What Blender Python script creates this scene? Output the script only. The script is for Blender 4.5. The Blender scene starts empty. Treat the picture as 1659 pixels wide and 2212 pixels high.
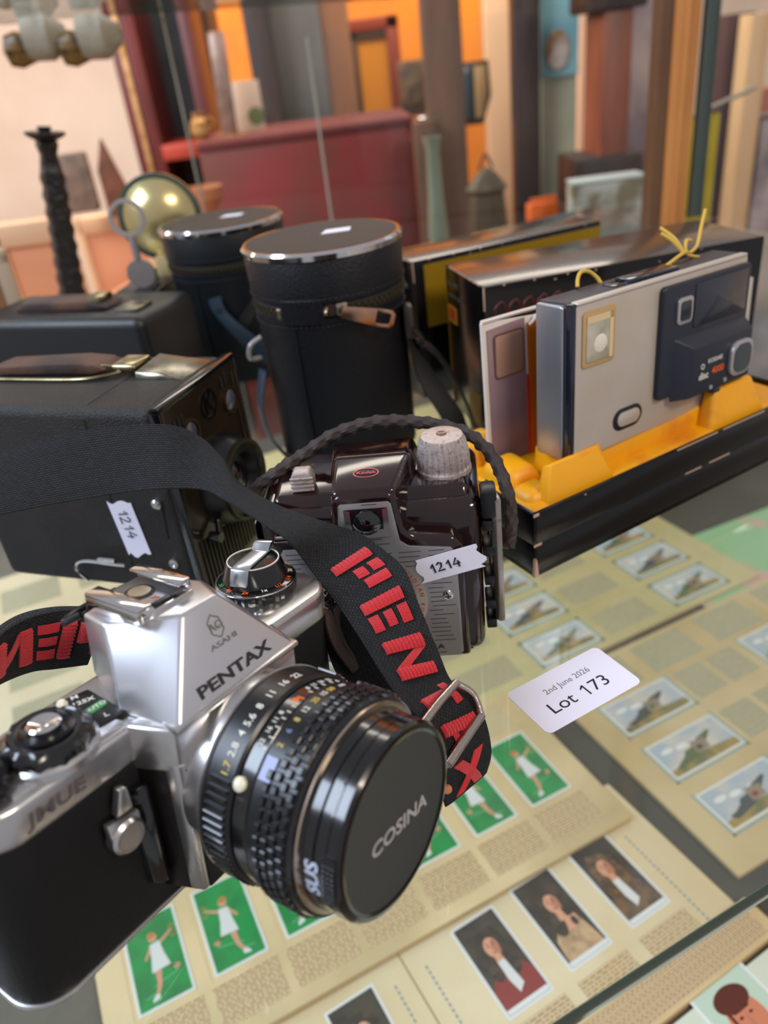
import bpy, bmesh, math, random
from mathutils import Matrix, Vector
from math import sin, cos, pi, radians as rad
random.seed(7)
MM = 0.001
C = bpy.context.scene.collection
sc = bpy.context.scene
Vv = Vector

# ------------------------------------------------------------------ camera, world, lights, exposure
F_PX, PITCH, ROLL, CAM_H = 1661.0, rad(30.366), rad(-7.3053), 217.5
fwd = Vv((0, cos(PITCH), -sin(PITCH))); up0 = Vv((0, sin(PITCH), cos(PITCH))); rt0 = Vv((1, 0, 0))
rt = rt0 * cos(ROLL) + up0 * sin(ROLL); up = up0 * cos(ROLL) - rt0 * sin(ROLL)
cam_d = bpy.data.cameras.new('camera'); cam = bpy.data.objects.new('camera', cam_d); C.objects.link(cam)
cam.matrix_world = Matrix(((rt.x, up.x, -fwd.x, 0), (rt.y, up.y, -fwd.y, 0), (rt.z, up.z, -fwd.z, CAM_H * MM), (0, 0, 0, 1)))
cam_d.sensor_fit = 'HORIZONTAL'; cam_d.sensor_width = 36.0; cam_d.lens = 36.0 * F_PX / 1659.0
cam_d.clip_start = 0.01; cam_d.clip_end = 60
cam_d.dof.use_dof = True; cam_d.dof.focus_distance = 0.27; cam_d.dof.aperture_fstop = 12.0
sc.camera = cam
w = bpy.data.worlds.new('world'); sc.world = w; w.use_nodes = True
w.node_tree.nodes['Background'].inputs[0].default_value = (0.93, 0.92, 1.0, 1)
w.node_tree.nodes['Background'].inputs[1].default_value = 0.42
sc.view_settings.view_transform = 'Standard'; sc.view_settings.look = 'None'
sc.view_settings.gamma = 1.0; sc.view_settings.exposure = 0.0; sc.view_settings.use_curve_mapping = False
sc.cycles.transparent_max_bounces = 32; sc.cycles.max_bounces = 10

def area(name, loc, target, sx, sy, power, col):
    d = bpy.data.lights.new(name, 'AREA'); d.shape = 'RECTANGLE'; d.size = sx; d.size_y = sy
    d.energy = power; d.color = col
    o = bpy.data.objects.new(name, d); C.objects.link(o); o.location = loc
    o.rotation_euler = (Vv(target) - Vv(loc)).to_track_quat('-Z', 'Y').to_euler()
    return o
area('shop_window_light', (-1.6, 0.0, 1.5), (0, 0.3, 0), 1.3, 1.0, 50, (0.70, 0.82, 1.0))
area('ceiling_lamp_light', (1.3, -0.9, 1.7), (0.1, 0.5, -0.1), 0.8, 0.5, 30, (1.0, 0.86, 0.70))
area('room_lamp_light', (0.2, 3.1, 1.9), (0.1, 3.8, 0.0), 2.6, 1.2, 72, (1.0, 0.90, 0.76))
area('side_room_light', (-2.2, 2.2, 1.6), (-1.5, 4.0, 0.2), 1.5, 1.0, 120, (1.0, 0.93, 0.86))


# ------------------------------------------------------------------ materials
def lin(c):
    return tuple(((v / 255) / 12.92 if v / 255 <= 0.04045 else ((v / 255 + 0.055) / 1.055) ** 2.4) for v in c) + (1,)
MATS = {}
def mat(name, col, rough=0.5, metal=0.0, bump=None, var=None, coat=0, spec=0.5, trans=0, emit=None, sheen=0, wave=None, aniso=0):
    """bump=(scale per metre, strength, distance); var=(other colour, scale) a patchy second colour"""
    if name in MATS: return MATS[name]
    m = bpy.data.materials.new(name); m.use_nodes = True; nt = m.node_tree; b = nt.nodes['Principled BSDF']
    b.inputs['Base Color'].default_value = lin(col); b.inputs['Roughness'].default_value = rough
    b.inputs['Metallic'].default_value = metal; b.inputs['Coat Weight'].default_value = coat
    b.inputs['Coat Roughness'].default_value = 0.08; b.inputs['Specular IOR Level'].default_value = spec
    b.inputs['Transmission Weight'].default_value = trans; b.inputs['Sheen Weight'].default_value = sheen
    if emit: b.inputs['Emission Color'].default_value = lin(emit[0]); b.inputs['Emission Strength'].default_value = emit[1]
    tc = nt.nodes.new('ShaderNodeTexCoord')
    if var:
        n = nt.nodes.new('ShaderNodeTexNoise'); n.inputs['Scale'].default_value = var[1]; n.inputs['Detail'].default_value = 6
        r = nt.nodes.new('ShaderNodeValToRGB'); r.color_ramp.elements[0].position = 0.42; r.color_ramp.elements[1].position = 0.62
        if len(var) > 2: r.color_ramp.elements[0].position, r.color_ramp.elements[1].position = var[2]
        r.color_ramp.elements[0].color = lin(col); r.color_ramp.elements[1].color = lin(var[0])
        nt.links.new(tc.outputs['Object'], n.inputs['Vector']); nt.links.new(n.outputs['Fac'], r.inputs[0]); nt.links.new(r.outputs[0], b.inputs['Base Color'])
    if bump:
        n = nt.nodes.new('ShaderNodeTexNoise'); n.inputs['Scale'].default_value = bump[0]; n.inputs['Detail'].default_value = 3
        bp = nt.nodes.new('ShaderNodeBump'); bp.inputs['Strength'].default_value = bump[1]; bp.inputs['Distance'].default_value = bump[2] if len(bump) > 2 else 0.0005
        nt.links.new(tc.outputs['Object'], n.inputs['Vector']); nt.links.new(n.outputs['Fac'], bp.inputs['Height']); nt.links.new(bp.outputs[0], b.inputs['Normal'])
    MATS[name] = m; return m
def glassy(name, tint, ior=1.45, rough=0.0, haze=0.0, hcol=(200, 205, 190)):
    m = bpy.data.materials.new(name); m.use_nodes = True; nt = m.node_tree
    for n in list(nt.nodes):
        if n.type != 'OUTPUT_MATERIAL': nt.nodes.remove(n)
    out = [n for n in nt.nodes if n.type == 'OUTPUT_MATERIAL'][0]
    t = nt.nodes.new('ShaderNodeBsdfTransparent'); t.inputs[0].default_value = tint
    g = nt.nodes.new('ShaderNodeBsdfGlossy'); g.inputs['Roughness'].default_value = rough
    ge = nt.nodes.new('ShaderNodeNewGeometry'); dp = nt.nodes.new('ShaderNodeVectorMath'); dp.operation = 'DOT_PRODUCT'
    nt.links.new(ge.outputs['Incoming'], dp.inputs[0]); nt.links.new(ge.outputs['Normal'], dp.inputs[1])
    def mth(op, a, b=None):
        n = nt.nodes.new('ShaderNodeMath'); n.operation = op
        for i, x in enumerate((a, b)):
            if x is None: continue
            if isinstance(x, (int, float)): n.inputs[i].default_value = x
            else: nt.links.new(x, n.inputs[i])
        return n.outputs[0]
    f0 = ((ior - 1) / (ior + 1)) ** 2      # Schlick's reflectance, the same from both sides of the thin sheet
    fr_ = mth('ADD', mth('MULTIPLY', mth('POWER', mth('SUBTRACT', 1.0, mth('ABSOLUTE', dp.outputs['Value'])), 5.0), 1 - f0), f0)
    mx = nt.nodes.new('ShaderNodeMixShader'); nt.links.new(fr_, mx.inputs[0]); nt.links.new(t.outputs[0], mx.inputs[1]); nt.links.new(g.outputs[0], mx.inputs[2])
    last = mx
    if haze:
        d = nt.nodes.new('ShaderNodeBsdfDiffuse'); d.inputs[0].default_value = lin(hcol)
        m2 = nt.nodes.new('ShaderNodeMixShader'); m2.inputs[0].default_value = haze
        nt.links.new(mx.outputs[0], m2.inputs[1]); nt.links.new(d.outputs[0], m2.inputs[2]); last = m2
    nt.links.new(last.outputs[0], out.inputs[0]); MATS[name] = m; return m
def weave(name, col, col2, su, sv, rough=0.75, strength=0.9):
    """woven webbing from the ribbon's own UVs (metres along and across)"""
    m = bpy.data.materials.new(name); m.use_nodes = True; nt = m.node_tree; b = nt.nodes['Principled BSDF']
    tc = nt.nodes.new('ShaderNodeTexCoord'); mp = nt.nodes.new('ShaderNodeMapping'); mp.inputs['Scale'].default_value = (su, sv, 1)
    br = nt.nodes.new('ShaderNodeTexBrick'); br.inputs['Scale'].default_value = 1; br.inputs['Mortar Size'].default_value = 0.16; br.inputs['Mortar Smooth'].default_value = 1
    br.inputs['Brick Width'].default_value = 1.0; br.inputs['Row Height'].default_value = 0.5
    br.inputs['Color1'].default_value = lin(col); br.inputs['Color2'].default_value = lin(col2); br.inputs['Mortar'].default_value = lin(tuple(v * 0.4 for v in col))
    bp = nt.nodes.new('ShaderNodeBump'); bp.inputs['Strength'].default_value = strength; bp.inputs['Distance'].default_value = 0.0004; bp.invert = True
    nt.links.new(tc.outputs['UV'], mp.inputs[0]); nt.links.new(mp.outputs[0], br.inputs['Vector']); nt.links.new(br.outputs['Color'], b.inputs['Base Color'])
    nt.links.new(br.outputs['Fac'], bp.inputs['Height']); nt.links.new(bp.outputs[0], b.inputs['Normal']); b.inputs['Roughness'].default_value = rough
    MATS[name] = m; return m
def striped(name, paper, ink, rows, density=0.7):
    """printed lines of type: rows per metre in local Y, broken into words in local X"""
    m = bpy.data.materials.new(name); m.use_nodes = True; nt = m.node_tree; b = nt.nodes['Principled BSDF']; b.inputs['Roughness'].default_value = 0.8
    tc = nt.nodes.new('ShaderNodeTexCoord'); br = nt.nodes.new('ShaderNodeTexBrick'); mp = nt.nodes.new('ShaderNodeMapping'); mp.inputs['Scale'].default_value = (rows, rows, rows)
    br.inputs['Scale'].default_value = 1; br.inputs['Brick Width'].default_value = 2.6; br.inputs['Row Height'].default_value = 1.0
    br.inputs['Mortar Size'].default_value = 0.27; br.inputs['Mortar Smooth'].default_value = 0.5; br.squash = 0.55; br.squash_frequency = 3; br.offset = 0.37
    br.inputs['Color1'].default_value = lin(ink); br.inputs['Color2'].default_value = lin(tuple(int(a * density + p * (1 - density)) for a, p in zip(ink, paper))); br.inputs['Mortar'].default_value = lin(paper)
    nt.links.new(tc.outputs['Object'], mp.inputs[0]); nt.links.new(mp.outputs[0], br.inputs['Vector']); nt.links.new(br.outputs['Color'], b.inputs['Base Color'])
    MATS[name] = m; return m
def wood(name, c1, c2, scale=6, rough=0.5, axis=2):
    m = bpy.data.materials.new(name); m.use_nodes = True; nt = m.node_tree; b = nt.nodes['Principled BSDF']; b.inputs['Roughness'].default_value = rough
    tc = nt.nodes.new('ShaderNodeTexCoord'); mp = nt.nodes.new('ShaderNodeMapping'); s = [scale * 6] * 3; s[axis] = scale; mp.inputs['Scale'].default_value = s
    n = nt.nodes.new('ShaderNodeTexNoise'); n.inputs['Scale'].default_value = 1; n.inputs['Detail'].default_value = 5
    r = nt.nodes.new('ShaderNodeValToRGB'); r.color_ramp.elements[0].position = 0.35; r.color_ramp.elements[1].position = 0.68
    r.color_ramp.elements[0].color = lin(c1); r.color_ramp.elements[1].color = lin(c2)
    nt.links.new(tc.outputs['Object'], mp.inputs[0]); nt.links.new(mp.outputs[0], n.inputs['Vector']); nt.links.new(n.outputs['Fac'], r.inputs[0]); nt.links.new(r.outputs[0], b.inputs['Base Color'])
    MATS[name] = m; return m

chrome = mat('satin_chrome', (205, 203, 202), 0.27, 0.95, bump=(3000, 0.04, 0.0001))
chrome_b = mat('bright_chrome', (225, 222, 220), 0.1, 1.0)
steel = mat('worn_steel', (170, 160, 150), 0.3, 0.9, var=((110, 85, 70), 300, (0.6, 0.75)))
blk_gloss = mat('black_gloss', (11, 11, 13), 0.16, 0, coat=0.5)
blk_satin = mat('black_satin', (17, 17, 20), 0.32)
blk_matte = mat('black_matte', (16, 16, 18), 0.55)
blk_metal = mat('black_anodised', (20, 20, 25), 0.25, 0.5)
capface = mat('cap_face_plastic', (44, 44, 46), 0.45, bump=(5000, 0.1, 0.0001))
leather = mat('slr_leatherette', (12, 11, 12), 0.55, spec=0.3, bump=(1100, 0.5, 0.0004))
boxleather = mat('box_camera_leatherette', (30, 27, 27), 0.44, spec=0.4, bump=(1300, 1.0, 0.0007), var=((36, 32, 31), 60))
caseleather = mat('lens_case_leather', (13, 14, 20), 0.45, spec=0.35, bump=(700, 0.6, 0.0007))
caseleather2 = mat('lens_case_green_black_leather', (11, 18, 22), 0.46, spec=0.35, bump=(700, 0.4, 0.0006))
white_ink = mat('white_ink', (215, 215, 205), 0.6)
grey_ink = mat('grey_ink', (120, 118, 116), 0.5, 0.3)
dark_ink = mat('dark_ink', (28, 26, 28), 0.55)
orange_ink = mat('orange_ink', (230, 100, 30), 0.6)
yellow_ink = mat('yellow_ink', (205, 180, 90), 0.6)
green_ink = mat('green_ink', (60, 140, 75), 0.6)
red_ink = mat('red_ink', (190, 60, 50), 0.6)
red_thread = mat('red_thread', (205, 8, 28), 0.7, bump=(1800, 1.0, 0.0008), sheen=0.3)
paperwhite = mat('label_paper', (232, 230, 246), 0.55)
bakelite = mat('maroon_bakelite', (30, 11, 10), 0.12, 0, coat=0.4)
lensglass = mat('lens_glass', (6, 7, 12), 0.03, 0, coat=1.0)
alu = mat('cast_aluminium', (200, 188, 184), 0.42, 0.7, bump=(900, 0.5, 0.0004), var=((160, 140, 135), 500, (0.55, 0.7)))
platemetal = mat('brushed_plate', (172, 168, 170), 0.33, 0.85)
yellowplastic = mat('yellow_flocked_plastic', (236, 164, 12), 0.42, var=((214, 120, 20), 45, (0.52, 0.75)), bump=(60, 0.25, 0.001))
blackcard = mat('glossy_black_card', (13, 11, 12), 0.2, spec=.4, coat=0.1, bump=(40, 0.1, 0.001))
cardworn = mat('worn_card', (190, 160, 140), 0.8)
cream = mat('album_paper', (232, 208, 164), 0.75, var=((206, 184, 140), 9))
cream2 = mat('album_paper_pale', (234, 218, 184), 0.75, var=((224, 204, 164), 9))
pagecut = mat('album_page_edges', (196, 170, 125), 0.85)
cardwhite = mat('card_white_border', (232, 236, 240), 0.45)
green = mat('tennis_green', (12, 150, 74), 0.5, var=((22, 128, 66), 60))
skin = mat('printed_skin', (222, 160, 130), 0.6); whitep = mat('printed_white', (225, 228, 232), 0.6)
brownhair = mat('printed_brown_hair', (38, 24, 20), 0.6, var=((60, 40, 30), 200))
darkbg = mat('printed_dark_ground', (44, 30, 28), 0.6, var=((66, 58, 46), 60))
redp = mat('printed_red', (140, 30, 32), 0.6); bluep = mat('printed_blue', (110, 130, 165), 0.6)
skyp = mat('printed_sky', (176, 190, 206), 0.55, var=((214, 206, 200), 40)); fieldp = mat('printed_field', (170, 142, 70), 0.6, var=((110, 110, 70), 60))
gunp = mat('printed_gunmetal', (66, 70, 76), 0.6); mossp = mat('printed_moss', (90, 104, 60), 0.6)
tape = mat('card_slot', (206, 188, 150), 0.7); slot_blue = mat('card_slot_blue_tone', (150, 172, 170), 0.7)
printtxt = striped('album_type', (226, 202, 160), (166, 134, 98), 430, 0.85)
printtxt2 = striped('album_type_fine', (204, 196, 160), (138, 128, 108), 560)
txtdark = striped('dark_type', (222, 200, 160), (136, 108, 80), 640, 0.85)
glass = glassy('shelf_glass', (0.955, 0.975, 0.955, 1), 1.42, 0.0, 0.035, (196, 206, 190))
pane = glassy('pane_glass', (0.97, 0.98, 0.975, 1), 1.3)
glass_edge = mat('glass_cut_edge', (58, 84, 78), 0.15, 0, coat=0.6)

# ------------------------------------------------------------------ mesh helpers (all lengths in millimetres)
PRE = [Matrix.Identity(4)]
def T(x, y, z): return Matrix.Translation((x, y, z))
def RX(a): return Matrix.Rotation(rad(a), 4, 'X')
def RY(a): return Matrix.Rotation(rad(a), 4, 'Y')
def RZ(a): return Matrix.Rotation(rad(a), 4, 'Z')
def bev(bm, w, seg=2, ang=30):
    if w > 0:
        es = [e for e in bm.edges if len(e.link_faces) == 2 and e.calc_face_angle(0) > rad(ang)]
        bmesh.ops.bevel(bm, geom=es, offset=w, offset_type='OFFSET', segments=seg, profile=0.5, affect='EDGES', clamp_overlap=True)
    return bm
def box(x0, x1, y0, y1, z0, z1, b=0, seg=2, m=None):
    bm = bmesh.new(); bmesh.ops.create_cube(bm, size=1)
    for v in bm.verts: v.co = Vv(((x0 + x1) / 2 + v.co.x * (x1 - x0), (y0 + y1) / 2 + v.co.y * (y1 - y0), (z0 + z1) / 2 + v.co.z * (z1 - z0)))
    bev(bm, b, seg)
    if m: bm.transform(m)
    return bm
def prism(pts, a, b, ax='z', bw=0, seg=2, m=None):
    """polygon extruded along an axis; pts are (x,y) for z, (x,z) for y, (y,z) for x"""
    f = {'z': lambda p, h: (p[0], p[1], h), 'y': lambda p, h: (p[0], h, p[1]), 'x': lambda p, h: (h, p[0], p[1])}[ax]
    bm = bmesh.new(); lo = [bm.verts.new(f(p, a)) for p in pts]; hi = [bm.verts.new(f(p, b)) for p in pts]; n = len(pts)
    bm.faces.new(lo); bm.faces.new(hi)
    for i in range(n): bm.faces.new((lo[i], lo[(i + 1) % n], hi[(i + 1) % n], hi[i]))
    bmesh.ops.recalc_face_normals(bm, faces=bm.faces); bev(bm, bw, seg)
    if m: bm.transform(m)
    return bm
def rrect(x0, x1, y0, y1, r, n=6):
    r = min(r, (x1 - x0) / 2, (y1 - y0) / 2); p = []
    for cx, cy, a0 in ((x1 - r, y1 - r, 0), (x0 + r, y1 - r, 90), (x0 + r, y0 + r, 180), (x1 - r, y0 + r, 270)):
        for i in range(n + 1): a = rad(a0 + 90 * i / n); p.append((cx + r * cos(a), cy + r * sin(a)))
    return p
def hexa(lo, hi, b=0, seg=2):
    bm = bmesh.new(); L = [bm.verts.new(p) for p in lo]; H = [bm.verts.new(p) for p in hi]; n = len(lo)
    bm.faces.new(L); bm.faces.new(H)
    for i in range(n): bm.faces.new((L[i], L[(i + 1) % n], H[(i + 1) % n], H[i]))
    bmesh.ops.recalc_face_normals(bm, faces=bm.faces); return bev(bm, b, seg)
def lathe(prof, n=64, ax='z', c=(0, 0, 0), flute=None, m=None):
    """prof = [(r, h)]; flute=(count, depth) ripples the radius"""
    bm = bmesh.new(); rings = []
    for r, h in prof:
        ring = []
        for i in range(n):
            a = 2 * pi * i / n; rr = r
            if flute and r > flute[2]: rr = r - flute[1] * (0.5 + 0.5 * cos(flute[0] * a)) ** 0.6
            p = (rr * cos(a), rr * sin(a), h)
            if ax == 'y': p = (rr * cos(a), h, rr * sin(a))
            if ax == 'x': p = (h, rr * cos(a), rr * sin(a))
            ring.append(bm.verts.new((p[0] + c[0], p[1] + c[1], p[2] + c[2])))
        rings.append(ring)
    for A, B in zip(rings, rings[1:]):
        for i in range(n): bm.faces.new((A[i], A[(i + 1) % n], B[(i + 1) % n], B[i]))
    if prof[0][0] > 0: bm.faces.new(rings[0])
    if prof[-1][0] > 0: bm.faces.new(rings[-1])
    bmesh.ops.remove_doubles(bm, verts=bm.verts, dist=0.001)
    bmesh.ops.recalc_face_normals(bm, faces=bm.faces)
    if m: bm.transform(m)
    return bm
def ring(r0, r1, h0, h1, n=64, ax='z', c=(0, 0, 0), m=None):
    p = [(r1, h0), (r1, h1), (r0, h1), (r0, h0), (r1, h0)]
    return lathe(p, n, ax, c, m=m) if False else _ring(p, n, ax, c, m)
def _ring(p, n, ax, c, m):
    bm = bmesh.new(); rings = []
    for r, h in p[:4]:
        q = []
        for i in range(n):
            a = 2 * pi * i / n; v = {'z': (r * cos(a), r * sin(a), h), 'y': (r * cos(a), h, r * sin(a)), 'x': (h, r * cos(a), r * sin(a))}[ax]
            q.append(bm.verts.new((v[0] + c[0], v[1] + c[1], v[2] + c[2])))
        rings.append(q)
    for k in range(4):
        A, B = rings[k], rings[(k + 1) % 4]
        for i in range(n): bm.faces.new((A[i], A[(i + 1) % n], B[(i + 1) % n], B[i]))
    bmesh.ops.recalc_face_normals(bm, faces=bm.faces)
    if m: bm.transform(m)
    return bm
def crom(P, per=8):
    P = [Vv(p) for p in P]; out = []
    for i in range(len(P) - 1):
        a = P[max(i - 1, 0)]; b = P[i]; c = P[i + 1]; d = P[min(i + 2, len(P) - 1)]
        for k in range(per):
            t = k / per
            out.append(0.5 * ((2 * b) + (c - a) * t + (2 * a - 5 * b + 4 * c - d) * t * t + (3 * b - a - 3 * c + d) * t ** 3))
    out.append(P[-1]); return out
def tube(P, r, n=10, smooth=8, twist=None, close=False):
    Q = crom(P, smooth) if smooth else [Vv(p) for p in P]
    bm = bmesh.new(); rings = []; up_ = Vv((0.13, 0.2, 0.97)); s = 0
    for i, p in enumerate(Q):
        if i: s += (Q[i] - Q[i - 1]).length
        t = (Q[min(i + 1, len(Q) - 1)] - Q[max(i - 1, 0)]).normalized(); a = t.cross(up_).normalized(); b = a.cross(t)
        ringv = []
        for k in range(n):
            an = 2 * pi * k / n; rr = r
            if twist: rr = r * (1 + 0.16 * sin(3 * an + s * twist) * 1.0 + 0.12 * sin(-3 * an + s * twist))
            ringv.append(bm.verts.new(p + a * rr * cos(an) + b * rr * sin(an)))
        rings.append(ringv)
    for A, B in zip(rings, rings[1:]):
        for k in range(n): bm.faces.new((A[k], A[(k + 1) % n], B[(k + 1) % n], B[k]))
    bm.faces.new(rings[0]); bm.faces.new(rings[-1]); bmesh.ops.recalc_face_normals(bm, faces=bm.faces); return bm
def text(s, size, ext=0.08, bold=0.0, m=None, sx=1.0, center=True, shear=0):
    cu = bpy.data.curves.new('t', 'FONT'); cu.body = s; cu.size = size; cu.extrude = ext; cu.offset = bold; cu.resolution_u = 3; cu.shear = shear
    if center: cu.align_x = 'CENTER'; cu.align_y = 'CENTER'
    o = bpy.data.objects.new('t', cu); C.objects.link(o); bpy.context.view_layer.update()
    dg = bpy.context.evaluated_depsgraph_get(); me = bpy.data.meshes.new_from_object(o.evaluated_get(dg)); bpy.data.objects.remove(o)
    bm = bmesh.new(); bm.from_mesh(me); bpy.data.meshes.remove(me); bpy.data.curves.remove(cu)
    if sx != 1: bmesh.ops.scale(bm, vec=(sx, 1, 1), verts=bm.verts)
    if m: bm.transform(m)
    return bm
def disc_poly(cx, cy, rx, ry, n=24, a0=0): return [(cx + rx * cos(2 * pi * i / n + a0), cy + ry * sin(2 * pi * i / n + a0)) for i in range(n)]
def ob(name, bms, m, parent=None, loc=None, sharp=32, pre=None):
    """join shapes (mm) into ONE mesh object"""
    if not isinstance(bms, (list, tuple)): bms = [bms]
    out = bmesh.new(); me = bpy.data.meshes.new(name)
    for b in bms:
        tmp = bpy.data.meshes.new('x'); b.to_mesh(tmp); out.from_mesh(tmp); bpy.data.meshes.remove(tmp); b.free()
    out.transform(pre if pre is not None else PRE[-1]); out.transform(Matrix.Scale(MM, 4))
    for e in out.edges: e.smooth = not (len(e.link_faces) == 2 and e.calc_face_angle(0) > rad(sharp))
    for f in out.faces: f.smooth = True
    out.to_mesh(me); out.free(); me.materials.append(m)
    o = bpy.data.objects.new(name, me); C.objects.link(o)
    if parent: o.parent = parent
    if loc: o.location = loc
    return o
def tag(o, label, cat, group=None, kind=None):
    if label: o['label'] = label
    if cat: o['category'] = cat
    if group: o['group'] = group
    if kind: o['kind'] = kind
    return o
def thing(name, label, cat, loc=(0, 0, 0), rz=0, group=None, mtx=None):
    o = bpy.data.objects.new(name, None); o.empty_display_size = 0.01; C.objects.link(o)
    if mtx is not None: o.matrix_world = mtx
    else: o.location = (loc[0] * MM, loc[1] * MM, loc[2] * MM); o.rotation_euler = (0, 0, rad(rz))
    return tag(o, label, cat, group)
def struct(name, bms, m):
    o = ob(name, bms, m); o['kind'] = 'structure'; return o
def ribbon(secs, th=1.4, per=8, nv=8):
    """secs = [(A, B)] edge points; returns (bm with uv in metres, map(u_mm, v_0..1, lift))"""
    A = crom([s[0] for s in secs], per); B = crom([s[1] for s in secs], per); n = len(A)
    L = [0.0]
    for i in range(1, n): L.append(L[-1] + ((A[i] + B[i]) / 2 - (A[i - 1] + B[i - 1]) / 2).length)
    N = []
    for i in range(n):
        t = ((A[min(i + 1, n - 1)] + B[min(i + 1, n - 1)]) - (A[max(i - 1, 0)] + B[max(i - 1, 0)])).normalized()
        N.append(t.cross((A[i] - B[i]).normalized()).normalized())
    def mp(u, v, lift=0):
        u = min(max(u, 0), L[-1] - 1e-4); i = max(k for k in range(n) if L[k] <= u); j = min(i + 1, n - 1); f = (u - L[i]) / max(L[j] - L[i], 1e-6)
        return (B[i].lerp(B[j], f)).lerp(A[i].lerp(A[j], f), v) + N[i].lerp(N[j], f).normalized() * lift
    bm = bmesh.new(); uvl = bm.loops.layers.uv.new('UVMap'); G = {}
    W = (A[0] - B[0]).length
    for i in range(n):
        for k in range(nv + 1):
            for sd in (0, 1):
                e = 0.5 if k in (0, nv) else 1.0
                G[i, k, sd] = bm.verts.new(B[i].lerp(A[i], k / nv) + N[i] * (th / 2 * e * (1 if sd else -1)))
    def q(vs, uvs):
        f = bm.faces.new(vs)
        for l, u in zip(f.loops, uvs): l[uvl].uv = u
    for i in range(n - 1):
        for k in range(nv):
            uu = [(L[i] * MM, k / nv * W * MM), (L[i + 1] * MM, k / nv * W * MM), (L[i + 1] * MM, (k + 1) / nv * W * MM), (L[i] * MM, (k + 1) / nv * W * MM)]
            q([G[i, k, 1], G[i + 1, k, 1], G[i + 1, k + 1, 1], G[i, k + 1, 1]], uu)
            q([G[i, k, 0], G[i + 1, k, 0], G[i + 1, k + 1, 0], G[i, k + 1, 0]], uu)
        for k in (0, nv): q([G[i, k, 0], G[i + 1, k, 0], G[i + 1, k, 1], G[i, k, 1]], [(L[i] * MM, 0), (L[i + 1] * MM, 0), (L[i + 1] * MM, .001), (L[i] * MM, .001)])
    bmesh.ops.recalc_face_normals(bm, faces=bm.faces)
    return bm, mp, L[-1], N
def warp(bm, fn):
    for v in bm.verts: v.co = fn(v.co)
    return bm
def gridcut(bm, step):
    """cut a flat mesh into strips so it can follow a curved surface"""
    for ax in (0, 1):
        lo = min(v.co[ax] for v in bm.verts); hi = max(v.co[ax] for v in bm.verts); x = lo + step
        while x < hi:
            no = Vv((1, 0, 0)) if ax == 0 else Vv((0, 1, 0)); co = Vv((x, 0, 0)) if ax == 0 else Vv((0, x, 0))
            bmesh.ops.bisect_plane(bm, geom=bm.verts[:] + bm.edges[:] + bm.faces[:], plane_co=co, plane_no=no); x += step
    return bm

# ================================================================== structure of the room
def at(px, py, dist):
    """point whose line of sight passes the given spot, at a given distance in front (y, mm)"""
    d = rt * ((px - 829.5) / F_PX) - up * ((py - 1106) / F_PX) + fwd; t = dist / d.y
    return Vv((d.x * t, dist, CAM_H + d.z * t))
plaster = mat('cream_plaster', (232, 216, 200), 0.85, bump=(8, 0.2, 0.003), var=((222, 200, 184), 1.2))
orangewall = mat('orange_paint', (226, 132, 26), 0.75, var=((214, 120, 30), 3))
struct('floor', box(-3500, 3500, -800, 6200, -1120, -1100), wood('floor_boards', (92, 62, 44), (120, 84, 58), 2, 0.5, 1))
struct('wall_back', box(-3500, 3500, 6000, 6100, -1100, 1900), plaster)
struct('wall_left', box(-3600, -3500, 800, 6100, -1100, 1900), plaster)
struct('wall_right', box(3500, 3600, 800, 6100, -1100, 1900), plaster)
struct('wall_alcove', box(-900, 800, 4550, 4650, -1100, 1700), orangewall)

# ================================================================== the glass cabinet
EDGE = 22.7
def shelf(name, z, label, x0, x1, y0, y1):
    t = thing(name, label, 'shelf', (26, 102, z), EDGE, 'glass shelves of the cabinet')
    ob('glass_panel', box(x0, x1, y0, y1, -8, 0), glass, t)
    ob('cut_edge', [box(x0, x1, y0 - .3, y0, -8, 0, .1), box(x0, x1, y1, y1 + .3, -8, 0)], glass_edge, t)
    return t
shelf('glass_shelf', 0, 'clear glass shelf with green cut edge carrying the cameras', -420, 716, 0, 850)
us = shelf('glass_shelf', 315, 'upper glass shelf above the cameras carrying pottery', -420, 760, -420, 0); us.location = (-0.397, 1.164, .315); us.rotation_euler = (0, 0, rad(43))
lowerwood = mat('dark_shelf_cloth', (66, 60, 54), 0.8, var=((96, 88, 76), 5))
tag(ob('lower_shelf', box(-700, 900, -60, 1090, -335, -310, 2, m=T(26, 102, 0) @ RZ(EDGE)), lowerwood), 'dark cloth covered bottom shelf under the card albums', 'shelf')
honey = wood('honey_wood', (176, 108, 52), (206, 138, 74), 4, 0.45)
brownwood = wood('brown_wood', (78, 50, 30), (112, 74, 46), 4, 0.5)
palewood = wood('pale_wood', (214, 170, 122), (228, 190, 146), 3, 0.5)
redwood = wood('mahogany', (74, 26, 20), (108, 40, 32), 3, 0.35)
blackwood = wood('black_brown_wood', (38, 26, 22), (64, 44, 36), 3, 0.5)
pc = at(1440, 470, 1010)
cf = thing('cabinet_frame', 'honey coloured wooden corner post of the glass display cabinet', 'cabinet', (pc.x, pc.y, -1100))
ob('post', [box(-14, 17, -16, 16, 0, 2900, 2), box(-2, 4, -19, -16, 0, 2900, 1)], honey, cf)
ob('post_side', box(-28, -14, -16, 16, 0, 2900, 2), brownwood, cf)
ob('foot_rail', box(-32, 20, -20, 20, 0, 60, 2), brownwood, cf)
pp_ = at(1522, 300, 1000)
gp = thing('glass_side_pane', 'upright glass side pane with grey green edge right of the honey post', 'glass pane', (pp_.x, pp_.y, 2), 24)
ob('pane', box(0, 5, -600, 0, 0, 1200), pane, gp); ob('edge_strip', [box(-2, 8, 0, 10, 0, 1200, 1), box(-10, -2, 2, 10, 0, 1200, 1)], mat('grey_green_edge', (88, 98, 92), 0.3), gp)
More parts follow.
